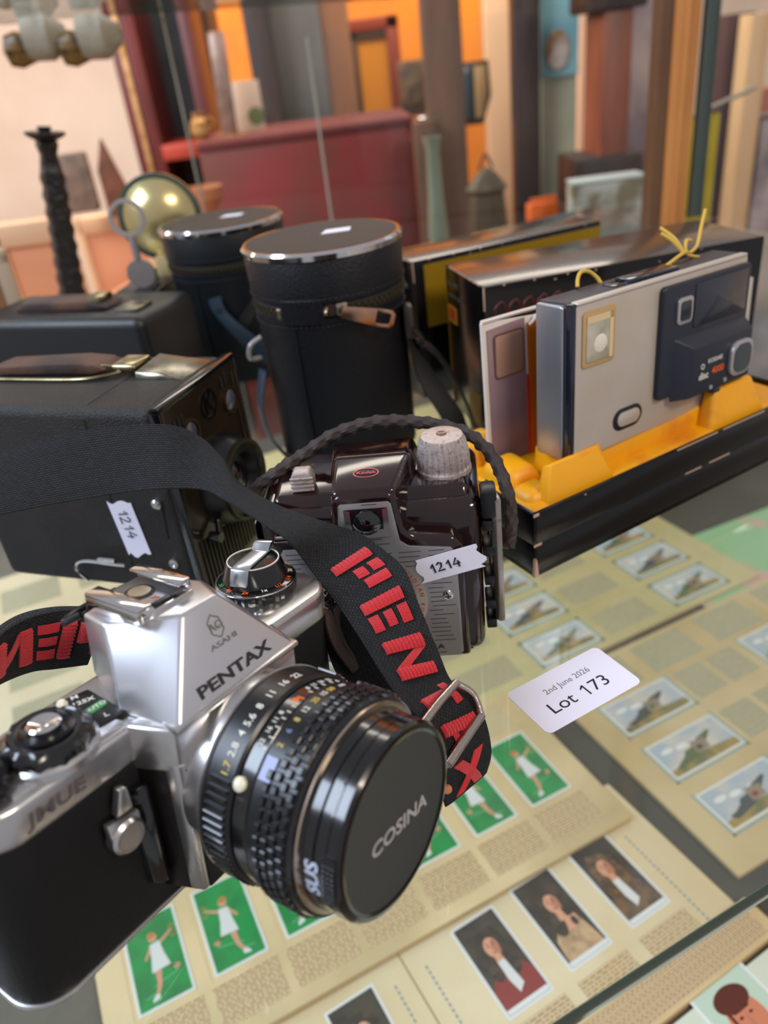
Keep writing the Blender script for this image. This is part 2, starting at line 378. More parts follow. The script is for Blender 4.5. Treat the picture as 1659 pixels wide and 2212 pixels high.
for (px, py, w_) in ((388, 200, 3.2), (706, 380, 3.0)):
    q = at(px, py, 1150 if px > 500 else 1350); zb_, hd_ = (-309, 560) if px > 500 else (-1100, 1700)
    g = thing('sliding_glass_door', 'tall sliding glass door of the cabinet, its bright edge at ' + ('left' if px < 500 else 'centre') + ' of the photo', 'glass door', (q.x, q.y, zb_), 6)
    ob('pane', box(0, 340 if px < 500 else 620, 0, 4, 0, hd_), pane, g); ob('ground_edge', box(-w_, 0, 0, 5, 0, hd_, .5), mat('ground_glass_edge', (150, 148, 138), 0.3), g)

# ================================================================== room beyond the glass (furniture and objects, each where it stands)
def slab(name, label, cat, x0, x1, yt, yb, dist, m, depth=200, floor=False, parts=None, group=None, b=4):
    """upright piece spanning the given sight lines at its distance; built to the floor when floor=True"""
    yc = (yt + yb) / 2; A = at(x0, yc, dist); B = at(x1, yc, dist); xm = (x0 + x1) / 2
    zt = at(xm, yt, dist).z; zb = -1100 if floor else at(xm, yb, dist).z
    t = thing(name, label, cat, ((A.x + B.x) / 2, dist, zb), 0, group); h = (B.x - A.x) / 2
    return t, h, zt - zb
def cabinet(label, x0, x1, yt, dist, m, panel=None, name='wardrobe', cat='wardrobe', depth=350, rail=None, frame=0.14):
    t, h, H = slab(name, label, cat, x0, x1, yt, 400, dist, m, floor=True)
    ob('carcass', box(-h, h, 0, depth, 0, H, 4), m, t)
    if panel: 
        ob('door_panel', box(-h * (1 - frame * 2), h * (1 - frame * 2), -12, 0, 90, H - 90, 3), panel, t)
    if rail: ob('rail', box(-h, h, -18, 0, rail[0], rail[1], 3), rail[2], t)
    return t
greyp = mat('grey_paint', (120, 116, 108), 0.7, var=((104, 102, 98), 3)); bluegrey = mat('blue_grey_panel', (74, 82, 88), 0.5, var=((58, 64, 72), 3))
redpaint = mat('dark_red_paint', (128, 30, 28), 0.5, var=((104, 46, 28), 4)); redrail = mat('red_shelf_paint', (170, 60, 40), 0.5)
goldm = mat('old_gold', (168, 122, 60), 0.4, 0.4, var=((196, 150, 100), 30))
# tall mahogany bookcase with a grey-blue back, left
bt, bh, bH = slab('bookcase', 'tall mahogany bookcase with grey-blue back and red shelf behind the brass bowl', 'bookcase', 232, 418, -140, 300, 3000, redwood, floor=True)
ob('side_board', [box(-bh, -bh + 95, 0, 330, 0, bH, 4)], redwood, bt); ob('side_board', box(bh - 40, bh, 0, 330, 0, bH, 4), redwood, bt)
ob('back_board', box(-bh, bh, 300, 330, 0, bH), bluegrey, bt); q = at(330, 335, 3000)
ob('shelf_board', box(-bh + 90, bh - 40, -6, 300, q.z + 1100 - 25, q.z + 1100 + 25, 3), redrail, bt)
ob('shelf_board', box(-bh + 90, bh - 40, 0, 300, q.z + 700, q.z + 740, 3), redwood, bt)
ob('gilt_moulding', box(-bh + 30, -bh + 48, -8, 0, 0, bH, 2), goldm, bt)
cabinet('dark brown door post beside the orange wall, left of the hanging pendulum', 400, 462, -150, 3345, blackwood, name='door_post', cat='post')
cabinet('dark wooden post standing between orange wall and grey board', 538, 592, -150, 3100, blackwood, name='door_post', cat='post', depth=120)
cabinet('tall grey painted board leaning by the dark post', 590, 702, -150, 3240, greyp, name='painted_board', cat='board', depth=60)
cabinet('brown wooden door jamb right of the grey board', 702, 762, -150, 3250, wood('jamb_wood', (128, 80, 50), (158, 104, 66), 2, 0.6), name='door_post', cat='post', depth=100)
# framed orange mirror picture
ft, fh, fH = slab('framed_picture', 'red framed picture with glowing orange centre above the red chest', 'picture', 735, 868, 38, 275, 3600, redpaint)
ob('frame', [box(-fh, fh, -20, 10, fH - 45, fH, 5), box(-fh, fh, -20, 10, 0, 30, 5), box(-fh, -fh + 50, -20, 10, 0, fH, 5), box(fh - 50, fh, -20, 10, 0, fH, 5)], mat('red_brown_frame', (150, 60, 26), 0.5), ft)
ob('inner_frame', [box(-fh + 50, -fh + 80, -10, 10, 0, fH - 40, 5), box(-fh + 50, fh - 50, -10, 10, fH - 75, fH - 40, 5)], mat('olive_frame', (96, 66, 34), 0.5), ft)
ob('canvas', box(-fh + 60, fh - 50, 0, 8, 10, fH - 50), mat('orange_canvas', (236, 150, 14), 0.6), ft)
# red chest / panel in the middle
rt_, rh, rH = slab('blanket_chest', 'big dark red painted chest behind the lens cases', 'chest', 440, 905, 278, 500, 2500, redpaint, floor=True)
ob('body', box(-rh, rh, 0, 470, 0, rH - 25, 6), redpaint, rt_); ob('lid', box(-rh, rh, -3, 473, rH - 25, rH, 5), mat('dull_red_edge', (104, 40, 36), 0.7), rt_)
# pendulum bar
q = at(478, 190, 2600)
t = thing('pendulum', 'pale metal pendulum bar hanging in front of the orange wall', 'pendulum', (q.x, q.y, q.z - 130)); ob('bar', box(-24, 24, -6, 6, 0, 270, 6, m=RY(3)), mat('pale_pewter', (170, 140, 125), 0.35, 0.5, var=((140, 112, 98), 30)), t); ob('bob', lathe([(2, -8), (40, -4), (40, 4), (2, 8)], 32, 'y', (0, 0, -12)), goldm, t)
# small picture card with green leaf and small brass jug
q = at(542, 272, 2700); t = thing('greeting_card', 'small pale card with a green plant picture on the red chest', 'card', (q.x, q.y, rH - 1100))
ob('sheet', box(-45, 45, -2, 2, 0, 140, 1), mat('pale_card', (206, 180, 156), 0.7), t); ob('plant_print', lathe([(0, -3), (26, -2.6), (24, -2)], 20, 'y', (22, 0, 42), m=T(0, 0, 0)), mossp, t)
q = at(475, 270, 2620); t = thing('brass_jug', 'small brass jug on the red chest under the pendulum', 'jug', (q.x - 60, 2620, rH - 1100)); ob('body', lathe([(18, 0), (30, 20), (26, 50), (14, 62), (18, 74)], 32), goldm, t); ob('handle', tube([(26, 0, 60), (44, 0, 45), (28, 0, 22)], 4), goldm, t)
q = at(925, 262, 2450); t = thing('silver_dish', 'small silver dish on the brown pillar beside the chest', 'dish', (q.x, q.y, q.z)); ob('bowl', lathe([(8, -8), (14, -6), (40, 12), (38, 14), (6, -2)], 40), chrome_b, t)
# brown pillar
cabinet('wide brown wooden pillar to the right of the red chest', 915, 1000, -160, 2400, wood('pillar_wood', (92, 64, 46), (116, 82, 58), 3, 0.5), name='pillar', cat='pillar', depth=50)
cabinet('dark brown low pedestal under the silver dish', 898, 950, 262, 2320, brownwood, name='pedestal', cat='pedestal', depth=60)
cabinet('cream painted upright panel between orange wall and dark column', 1050, 1128, -160, 3300, mat('cream_panel', (214, 172, 132), 0.7), name='painted_board', cat='board', depth=60)
cabinet('dark carved column beside the turquoise panel', 1112, 1168, -160, 2600, blackwood, name='column', cat='column', depth=80)
# black square box and bowed mirror on the orange wall
q = at(905, 190, 3000)
t, h, H = slab('wall_clock', 'dark square carved clock case hung on the orange wall', 'clock', 866, 938, 128, 250, 3000, blackwood); ob('case', box(-h, h, 0, 60, 0, H, 8), mat('clock_case', (70, 52, 36), 0.5, var=((110, 82, 46), 20)), t); ob('face', box(-h * .6, h * .6, -6, 0, H * .2, H * .8, 4), mat('clock_face', (104, 80, 50), 0.5, var=((60, 46, 32), 25)), t)
t, h, H = slab('cased_mirror', 'dark framed bow-sided mirror right of the brown pillar', 'mirror', 986, 1062, 132, 270, 2900, blackwood)
ob('frame', prism([(-h, 0), (h * .5, 0), (h, H * .45), (h * .9, H), (-h, H)], 0, 30, 'y', 6), mat('mirror_frame', (60, 44, 30), 0.4), t)
ob('mirror_face', prism([(-h * .8, H * .1), (-h * .1, H * .1), (-h * .1, H * .92), (-h * .8, H * .92)], -6, 0, 'y', 2), mat('mirror_blue', (56, 70, 76), 0.15), t)
ob('side_panel', prism([(h * .05, H * .1), (h * .5, H * .12), (h * .75, H * .5), (h * .7, H * .92), (h * .05, H * .92)], -6, 0, 'y', 2), mat('mirror_tan', (176, 140, 92), 0.5), t)
# narrow glass vase, lantern, orange box
q = at(940, 400, 1500); t = thing('glass_vase', 'tall slim pale green glass vase right of the chest', 'vase', (q.x, q.y, q.z - 110)); ob('body', lathe([(16, 0), (20, 20), (14, 90), (12, 170), (18, 190), (15, 190), (10, 168), (2, 20), (0, 18)], 32), mat('pale_green_glass', (130, 142, 122), 0.15, coat=.5), t)
q = at(1052, 440, 1700); t = thing('lantern', 'small grey metal lantern below the orange wall', 'lantern', (q.x, q.y, q.z - 70)); ob('body', lathe([(40, 0), (44, 10), (36, 90), (44, 100), (20, 130), (6, 140), (0, 142)], 8), mat('lantern_metal', (92, 80, 62), 0.5, 0.3), t); ob('handle', tube([(-14, 0, 138), (0, 0, 165), (14, 0, 138)], 2.5), blackwood, t)
q = at(1170, 452, 1500); t = thing('orange_box', 'small bright orange box behind the far film boxes', 'box', (q.x, q.y, q.z - 22), 8); ob('body', box(-26, 26, -15, 15, 0, 34, 2), mat('bright_orange', (232, 104, 28), 0.6), t); ob('lid_flap', box(-26, 26, -15, -13, 34, 44, .5, m=RX(-8)), mat('bright_orange', (0, 0, 0)), t)
# turquoise panel with oval plate, marbled plinth
cabinet('tall display panel, turquoise above and grey green below', 1168, 1248, -160, 2700, mat('grey_green_panel', (184, 184, 158), 0.6, var=((160, 166, 146), 4)), name='room_divider', cat='panel', depth=60)
t, h, H = slab('turquoise_picture', 'turquoise sheet with a round white face hung on the tall panel', 'picture', 1168, 1252, -150, 165, 2680, glass); ob('sheet', box(-h, h, 0, 8, 0, H, 1), mat('turquoise_print', (156, 214, 220), 0.6, var=((120, 184, 200), 4)), t)
q = at(1205, 108, 2670); ob('oval_face', lathe([(0, -10), (34, -8), (36, 0)], 32, 'y', m=T(q.x - (at(1168, 8, 2680).x + at(1252, 8, 2680).x) / 2, -6, q.z - at(1210, 165, 2680).z) @ Matrix.Diagonal((1, 1, 1.5, 1))), mat('white_face_print', (226, 214, 196), 0.6, var=((170, 120, 70), 20)), t)
t, h, H = slab('marbled_block', 'white and grey marbled slab standing behind the film boxes', 'slab', 1236, 1388, 392, 520, 1400, plaster); ob('stone', box(-h, h, 0, 40, -40, H, 3), mat('marbled_stone', (176, 176, 168), 0.4, var=((120, 108, 84), 14, (0.45, 0.55))), t); ob('top_edge', box(-h, h, -2, 42, H, H + 6, 1), mat('pale_edge', (196, 204, 200), 0.4), t)
# longcase clock shape and pinkish wall strip
t, h, H = slab('longcase_clock', 'carved red-brown longcase clock behind the cabinet post', 'clock', 1300, 1362, 20, 385, 2200, redwood, floor=False)
rb = wood('red_brown_wood', (112, 56, 34), (146, 78, 48), 4, 0.45)
ob('trunk', box(-h, h, 0, 160, -700, H, 6), rb, t); ob('hood', [box(-h - 40, h + 30, -15, 175, H, H + 90, 8), box(-h - 60, h + 50, -25, 185, H + 90, H + 110, 6)], blackwood, t); ob('plinth', [box(-h - 70, h + 40, -15, 175, -60, 60, 8), box(-h - 90, h + 90, -25, 185, -130, -60, 6)], blackwood, t)
cabinet('pale pink upright board left of the longcase clock', 1252, 1312, -160, 2900, mat('pink_board', (232, 186, 156), 0.7), name='painted_board', cat='board', depth=60)
cabinet('dull violet cloth covered screen behind the cabinet post', 1352, 1500, -160, 3100, mat('violet_cloth', (96, 84, 96), 0.8, var=((150, 134, 128), 3)), name='folding_screen', cat='screen', depth=60)
t, h, H = slab('cloth', 'bright yellow cloth hanging between honey post and glass pane', 'cloth', 1476, 1540, 250, 520, 1500, plaster)
ob('fold', prism([(-h + 0.16 * h * i, (8 if i % 2 else -6)) for i in range(13)] + [(h - 0.16 * h * i, (12 if i % 2 else -2)) for i in range(13)], -80, H, 'z'), mat('yellow_cloth', (222, 200, 40), 0.8, var=((232, 214, 90), 12)), t)
ob('hanging_rod', tube([(-h - 30, 0, H - 12), (h + 60, 0, H + 34)], 4, smooth=0), steel, t)
cabinet('dark purple-brown wardrobe at the right behind the glass pane', 1555, 1612, 30, 2600, mat('plum_wood', (84, 56, 56), 0.6, var=((60, 44, 62), 4)), name='wardrobe', cat='wardrobe', depth=120)
cabinet('pale wooden door jamb at the right of the plum wardrobe', 1605, 1646, 30, 2500, palewood, name='door_post', cat='post', depth=80)
q = at(1690, 240, 2550); t = thing('pink_box', 'pink cardboard box at the right edge of the photo', 'box', (q.x, q.y, q.z + 2)); ob('body', box(-70, 70, 0, 80, 0, 62, 3), mat('pink_card', (206, 132, 116), 0.6), t); ob('lid', box(-73, 73, -3, 83, 50, 66, 2), mat('pink_card_lid', (212, 140, 124), 0.6), t)
cabinet('low pale cupboard at the right edge under the pink box', 1640, 1900, 246, 2500, mat('pale_lilac_cupboard', (176, 160, 158), 0.6, var=((90, 80, 84), 5)), name='cupboard', cat='cupboard', depth=300)
# ---- left: terracotta furniture, plaque, leaf, pottery above
terr = wood('terracotta_wood', (222, 142, 96), (232, 156, 110), 1.5, 0.6, 0)
trim_t = wood('pale_trim_wood', (230, 176, 128), (240, 192, 148), 2, 0.6, 0)
def crate(px0, px1, yt, dist, label, rz=0):
    A = at(px0, yt, dist); B = at(px1, yt, dist); t = thing('wooden_chair', label, 'chair', ((A.x + B.x) / 2, dist, -1100), rz, 'terracotta chairs behind the cameras'); h = (B.x - A.x) / 2; H = (A.z + B.z) / 2 + 1100
    ob('backrest', box(-h, h, 0, 24, H - 330, H - 30, 6), terr, t); ob('top_rail', box(-h - 8, h + 8, -8, 30, H - 46, H, 8), trim_t, t)
    ob('side_rail', box(-h - 12, -h + 12, -8, 30, 0, H, 6), trim_t, t); ob('side_rail', box(h - 12, h + 12, -8, 30, 0, H, 6), trim_t, t)
    ob('seat', box(-h, h, -420, 0, H - 420, H - 380, 8), terr, t)
    for sx in (-1, 1): ob('leg', box(sx * (h - 18) - 16, sx * (h - 18) + 16, -410, -378, 0, H - 420, 4), trim_t, t)
    return t
crate(-20, 125, 478, 1580, 'terracotta coloured wooden chair left of the black candlestick')
crate(160, 310, 462, 2080, 'terracotta coloured wooden chair right of the black candlestick', -6)
tt = thing('wooden_table', 'round topped terracotta wooden table behind the lens cases', 'table', (-350, 1540, -1100)); ob('table_top', lathe([(2, 965), (125, 965), (130, 975), (125, 985), (2, 985)], 64), terr, tt); ob('pedestal_leg', lathe([(150, 0), (150, 20), (40, 60), (40, 965)], 24), trim_t, tt)
q = at(435, 430, 1700); t = thing('copper_bowl', 'small copper coloured bowl right of the brass bowl', 'bowl', (q.x, q.y, q.z - 30)); ob('bowl', lathe([(20, 0), (44, 30), (46, 52), (42, 52), (38, 30), (10, 6)], 40), mat('copper_tone', (206, 138, 98), 0.35, 0.3), t)
t, h, H = slab('stone_plaque', 'square grey speckled stone plaque leaning on the cream wall', 'plaque', 128, 200, 328, 462, 1980, plaster); ob('stone', box(-h, h, 0, 25, 0, H, 8), mat('grey_speckled_stone', (150, 124, 104), 0.7, var=((116, 98, 86), 30)), t)
t, h, H = slab('carved_leaf', 'pointed brown carved wooden leaf beside the stone plaque', 'ornament', 212, 282, 292, 470, 1980, plaster); ob('blade', prism([(-h, 0), (-h, H * .6), (-h * .3, H), (h * .3, H * .55), (h, 0)], 0, 20, 'y', 6), mat('leaf_brown', (140, 84, 60), 0.6, var=((104, 66, 48), 20)), t)
# black twisted candlestick on the shelf
q = at(152, 648, 880); t = thing('candlestick', 'tall black carved twisted candlestick at the left of the shelf', 'candlestick', (q.x, q.y, 0))
prof = [(34, 0), (34, 6), (22, 12), (16, 20)]
for i in range(1, 9): prof += [(16.0 - i * .3, 14 + i * 17), (13.6 - i * .3, 22 + i * 17)]
ob('stem', lathe(prof + [(9, 172), (12, 182), (10, 186)], 24, flute=(5, 2.0, 8), m=RY(8)), mat('black_carved_wood', (26, 20, 20), 0.4, bump=(120, 1, .003)), t)
ob('drip_pan', lathe([(8, 184), (19, 190), (20, 193), (6, 193), (7, 198), (3, 198)], 32, m=RY(8)), mat('black_carved_wood', (0, 0, 0)), t)
# brass bowl standing on edge with a magnifier in front
q = at(345, 470, 760); brassm = mat('pale_brass', (208, 190, 136), 0.26, 0.75, var=((222, 206, 156), 12))
t = thing('brass_dish', 'round pale brass dish stood on its rim behind the lens cases', 'dish', (q.x, q.y, 0)); hz = q.z
ob('dish', lathe([(0, -17), (14, -15), (24, -10), (32, -2), (36, 4), (36, 6), (0, 8)], 64, 'y', (0, 0, hz)), brassm, t); ob('rim', _ring([(34.5, 0), (38, 0), (38, 6), (34.5, 6)], 64, 'y', (0, 0, hz), None), mat('dark_green_rim', (60, 82, 76), 0.25, coat=.4), t); ob('stand', [prism([(-30, 0), (30, 0), (12, hz - 32), (-12, hz - 32)], -4, 10, 'y', 2)], brassm, t)
q = at(292, 540, 640); t = thing('magnifying_glass', 'small silver hand mirror shaped loupe standing before the brass dish', 'magnifier', (q.x, q.y, 0)); ob('rim', _ring([(11, -1.5), (14, -1.5), (14, 1.5), (11, 1.5)], 48, 'y', (0, 0, q.z + 24), None), mat('dull_silver', (178, 172, 172), 0.3, 0.6), t); ob('handle', [tube([(0, 0, q.z + 11), (0, 0, q.z - 8)], 3, smooth=0), lathe([(0, -2), (11, -2), (11, 2), (0, 2)], 32, 'y', (0, 0, q.z - 18))], mat('dull_silver', (0, 0, 0)), t); ob('stand_wire', tube([(0, 0, q.z - 28), (0, 6, q.z - 40), (0, 10, 0)], 1.6), mat('dull_silver', (0, 0, 0)), t)
q = at(-4, 600, 620); t = thing('framed_photograph', 'pale wooden frame edge at the far left behind the black camera', 'frame', (q.x - 30, q.y, 0), 35); ob('frame', [box(-40, 40, 0, 8, 0, 12, 2), box(-40, -28, 0, 8, 0, 120, 2), box(28, 40, 0, 8, 0, 120, 2), box(-40, 40, 0, 8, 110, 122, 2)], mat('pale_frame', (186, 168, 148), 0.5), t); ob('backing', box(-30, 30, 4, 7, 10, 112), mat('frame_backing', (150, 110, 80), 0.7), t)
# pottery on the upper shelf, seen from below
potm = mat('white_pottery', (214, 206, 196), 0.4, var=((176, 150, 110), 8, (0.55, 0.7))); pota = mat('amber_glaze', (150, 104, 48), 0.25, var=((96, 60, 30), 40))
for i, (px, py, R_) in enumerate(((0, 20, 36), (152, 18, 38), (330, 0, 56))):
    q = at(px, py, 1230 if i < 2 else 1090); lab = ('white pottery jug at the left end of the upper shelf', 'white pottery jug with amber foot on the upper shelf', 'silvery pottery bowl on the upper shelf right of the jugs')[i]
    t = thing('pottery_jug' if i < 2 else 'pottery_bowl', lab, 'pottery', (q.x, q.y + 40, 314)); ob('body', lathe([(R_ * .6, 0), (R_, 40), (R_ * .8, 90), (R_ * .5, 120), (R_ * .6, 130)], 48), potm if i < 2 else mat('silver_pottery', (176, 168, 150), 0.3, 0.5), t)
    if i < 2: ob('handle', tube([(R_ * .55, 0, 118), (R_ * 1.2, 0, 95), (R_ * .9, 0, 45)], 7), potm, t)
for i, (px, py) in enumerate(((30, 68), (148, 65))):
    q = at(px, py, 1150); t = thing('seashell', ('white and amber seashell hanging under the upper shelf, far left', 'white and amber seashell hanging under the upper shelf, beside the mahogany bookcase')[i], 'shell', (q.x, q.y, q.z - 20), 10)
    ob('shell', lathe([(0, -20), (18, -14), (22, 0), (16, 18), (4, 30)], 24, 'x', (0, 0, 0), flute=(9, 3, 5)), mat('amber_shell', (122, 88, 40), 0.35, var=((60, 44, 24), 60)), t); ob('shell_lip', lathe([(6, 6), (24, 10), (26, 40), (12, 60), (0, 62)], 24, 'x', (0, 0, 10)), mat('shell_white', (190, 182, 170), 0.5, var=((160, 148, 132), 30)), t)
    ob('thread', tube([(20, 0, 20), (20, 0, 310 - (q.z - 20) - 4)], 1.2, smooth=0), white_ink, t)

# ================================================================== the chrome single lens reflex camera
RP = Matrix(((0.59324, -0.80350, 0.04947), (0.79336, 0.59397, 0.13334), (-0.13652, -0.03985, 0.98984)))
TP = Vv((-57.773, 168.342, 47.0))
base = TP + RP @ Vv((0, 0, -38))
M4 = Matrix.Translation(base * MM) @ RP.to_4x4()
slr = thing('slr_camera', 'silver and black film camera with capped lens and red lettered strap, nearest the viewer', 'camera', mtx=M4)
PRE.append(T(0, 0, 38))
def plan(x0, x1, y0, y1, r): return rrect(x0, x1, y0, y1, r, 8)
body = ob('body', prism(plan(-71, 61, 0, 28, 12), -36.6, 14, 'z', 0.8), leather, slr)
ob('base_plate', prism(plan(-71.4, 61.4, -.4, 28.4, 12), -38, -36.2, 'z', .6), chrome, slr)
ob('grip_back', prism(plan(-69, 59, 26, 31, 2.4), -30, 12, 'z', 1), blk_satin, slr)
tp = ob('top_plate', [prism(plan(-71.6, 61.6, -.8, 28.6, 12), 14, 25, 'z', 1.6, 3), box(-60, -28, 1.5, 24, 24.5, 26, .8)], chrome, slr)
def onfront(s, size, x, z, m, bold=0.03, sx=1.0, y=-0.9, parent=tp, name='engraving', sh=0): return ob(name, text(s, size, 0.05, bold, T(x, y, z) @ RX(90), sx, shear=sh), m, parent)
PRE.append(T(0, 0, 38)); onfront('JMUE', 5.2, -51.5, 19.2, mat('engraving_grey', (84, 80, 80), 0.5), 0.14, 1.35, sh=0.1); PRE.pop()
# the lens throat and pentaprism housing
front = ob('front_housing', [prism([(-29.5, 1), (-24.5, -12.5), (24.5, -12.5), (29.5, 1)], 11, 25.6, 'z', 1.5, 3), prism([(-26, -8), (-24.8, -12.6), (-22.6, -12.8), (-22.6, -8)], -30, 14, 'z', .5), prism([(26, -8), (24.8, -12.6), (22.6, -12.8), (22.6, -8)], -30, 14, 'z', .5), lathe([(25.5, -12), (25.5, -20.5), (25, -22)], 96, 'y')], chrome, slr)
ob('throat_panel', [prism([(-29, 1), (-24.2, -12), (24.2, -12), (29, 1)], -31, 11.5, 'z', .8), prism([(-23, -12.4), (-22.6, -13.1), (22.6, -13.1), (23, -12.4)], -30, 12, 'z', .3)], mat('gunmetal_with_shadow', (40, 36, 36), 0.3, 0.7), slr)  # dark plate; its tone also paints in shadow on the housing sides
ob('mount_cover', prism([(-34, .2), (-31, -4), (-29, -4.2), (-26, .2)], -26, 8, 'z', 1), blk_gloss, slr)
pr = ob('pentaprism', hexa([(-23.2, -13.8, 25.6), (23.2, -13.8, 25.6), (27, 6, 25), (18, 29, 25), (-17, 29, 25), (-26, 6, 25)],
        [(-6.0, -1.6, 47.2), (7.0, -1.6, 47.2), (12, 10, 46.6), (9, 27.5, 45.6), (-17, 27.5, 45.6), (-18.5, 16, 46.2)], 1.1, 3), mat('bright_satin_chrome', (212, 213, 218), 0.3, 0.9, bump=(2500, .03, .0001)), slr)
ob('prism_ledge', box(-24.2, 24.2, -14.6, -8, 24.2, 26.2, .7), chrome, slr)
# writing on the sloping front of the prism
FR = T(0, -13.3, 26.6) @ RX(90 - 29.5)
def slope(s, size, x, h, m, bold, sx=1, name='lettering'): return ob(name, text(s, size, .06, bold, FR @ T(x, h, .12), sx), m, pr)
slope('PENTAX', 4.6, 0.4, 3.0, dark_ink, 0.12, 1.62)
slope('ASAHI', 2.1, 1.6, 11.3, grey_ink, 0.02, 1.75)
lg = [_ring([(2.9, 0), (3.25, 0), (3.25, .12), (2.9, .12)], 6, 'z', (0, 0, 0), FR @ T(1.6, 16.2, .05) @ Matrix.Diagonal((.8, 1.12, 1, 1)) @ RZ(30)), text('AO', 3.4, .06, .02, FR @ T(1.6, 16.1, .12), 1.0), text('C', 1.5, .05, .01, FR @ T(2.7, 15.5, .12))]
ob('crest', lg, grey_ink, pr)
# hot shoe
hs = ob('hot_shoe', [box(-15.3, 5, 5.5, 27, 46.2, 48.2, .3), box(-15.6, -14.2, 4, 26.5, 47, 51.6, .4), box(3.8, 5.2, 6.2, 27, 47, 51.6, .4), box(-15.6, -10.6, 4, 26.5, 50.4, 51.8, .4), box(.4, 5.2, 6.2, 27, 50.4, 51.8, .4)], chrome_b, slr)
ob('insulator', [box(-14, 3.6, 8, 26, 47.9, 48.5, .1)], mat('shoe_grey', (128, 128, 130), 0.35, 0.8), hs)
ob('contact', [lathe([(0, 48.4), (4.4, 48.4), (4.4, 48.7), (0, 48.7)], 32, 'z', (-4.2, 17.5, 0))], blk_matte, hs)
ob('contact_pad', [lathe([(0, 48.6), (3.3, 48.6), (3.3, 49), (0, 49.1)], 32, 'z', (-4.2, 17.5, 0))], mat('contact_brass', (176, 164, 142), 0.3, 0.9), hs)
ob('sync_mark', text('X', 2.8, .05, .02, T(-4.2, 10.8, 48.6)), red_ink, hs)
ob('shoe_stop', box(-8, -1.5, 6.6, 8.4, 47.8, 49.2, .3), blk_satin, hs)
ob('eyepiece', [prism(plan(-13, 11, 26, 33, 2), 28, 45, 'z', 1), tube([(-16, 30, 44), (-19, 34, 42), (-12, 38, 41), (2, 38, 41)], 1.1)], blk_satin, slr)
# rewind crank and film speed dial (viewer's right)
kx, ky = 44.8, 21.2
rk = thing('rewind_knob', None, None); rk.parent = slr
del_l = ob('speed_ring', [lathe([(13.6, 25), (13.8, 26), (13.8, 28.4), (13.2, 29.2), (10, 30), (0, 30)], 72, 'z', (kx, ky, 0), flute=(36, .5, 13.4))], blk_gloss, rk)
ob('ring_edge', _ring([(13.3, 28.6), (13.9, 28.6), (13.9, 29.1), (13.3, 29.1)], 72, 'z', (kx, ky, 0), None), chrome_b, rk)
ob('knob', lathe([(11.4, 29.8), (11.2, 31), (9.8, 35.0), (9.3, 36.2), (0, 36.4)], 64, 'z', (kx, ky, 0)), blk_gloss, rk)
ob('white_line', _ring([(8.6, 36.2), (8.95, 36.2), (8.95, 36.55), (8.6, 36.55)], 64, 'z', (kx, ky, 0), None), white_ink, rk)
CR = T(kx, ky, 0) @ RZ(14)
ob('crank_handle', [prism([(-11.8, 31.5), (-9.6, 36.9), (-6.2, 37.6), (5.0, 37.2), (7.4, 39.2), (9.6, 39.4), (11.4, 36.4), (10.4, 34.6), (8, 36.4), (-7.2, 36.3), (-9.8, 31)], -3.3, 3.3, 'y', .45, m=CR)], mat('crank_metal', (206, 210, 216), 0.2, 1.0), rk)
nums = [('4x', orange_ink, 176), ('2x', orange_ink, 206), ('1x', white_ink, 236), ('1/2', orange_ink, 262), ('1/4', orange_ink, 290), ('20', white_ink, 318), ('50', green_ink, 150)]
for s, m_, a in nums: ob('dial_mark', text(s, 2.3, .05, .02, T(kx, ky, 29.78) @ RZ(a) @ T(12.0, 0, 0) @ RZ(90) @ RX(9)), m_, rk)
ob('screw', [lathe([(0, 24.9), (1.5, 24.9), (1.5, 25.35), (0, 25.4)], 24, 'z', (32.5, 9.5, 0)), box(31.3, 33.7, 9.3, 9.7, 25.3, 25.5)], chrome, slr)
# mode dial with shutter button (viewer's left)
dx, dy = -44.6, 9.2
md = thing('mode_dial', None, None); md.parent = slr
ob('collar', lathe([(12, 25), (12, 27.2), (11, 28)], 64, 'z', (dx, dy, 0)), chrome, md)
ob('dial_rim', lathe([(10, 27), (11.4, 27.6), (11.6, 30), (10.8, 31.4), (9.2, 32.2), (8.6, 31.8), (0, 31.6)], 96, 'z', (dx, dy, 0), flute=(12, .8, 10)), blk_gloss, md)
ob('dial_cup', lathe([(7.4, 31.4), (7.2, 32.4), (6.4, 32.7), (5.2, 32.0), (0, 31.9)], 64, 'z', (dx, dy, 0)), blk_metal, md)
ob('shutter_button', lathe([(4.3, 31.8), (4.2, 33.8), (3.6, 34.4), (2.2, 33.9), (1, 33.3), (0, 33.4)], 48, 'z', (dx, dy, 0)), chrome_b, md)
ob('index_bead', lathe([(1.4, 31), (1.5, 32), (.9, 32.9), (0, 33.1)], 24, 'z', (dx + 8.6, dy + 5.6, 0)), mat('ivory_bead', (226, 222, 196), 0.3, coat=.4), md)
mp_ = ob('mode_plate', prism([(-33, 5), (-25.2, 4), (-24, 22), (-33, 25)], 25.9, 26.5, 'z', .2), blk_satin, slr)
for s, m_, x, y, z_ in (('125X', white_ink, -28.5, 18, 0), ('M', white_ink, -28.5, 21.8, 0), ('L', white_ink, -29, 7.4, 0)): ob('mode_mark', text(s, 2.5, .05, .04, T(x, y, 26.6) @ RZ(-22), 1.1), m_, mp_)
ob('auto_mark', box(-31.6, -25.6, 11.2, 14.2, 26.4, 26.7, m=None), green_ink, mp_); ob('mode_mark', text('AUTO', 2.0, .05, .03, T(-28.6, 12.7, 26.8) @ RZ(-4), 1.2), white_ink, mp_)
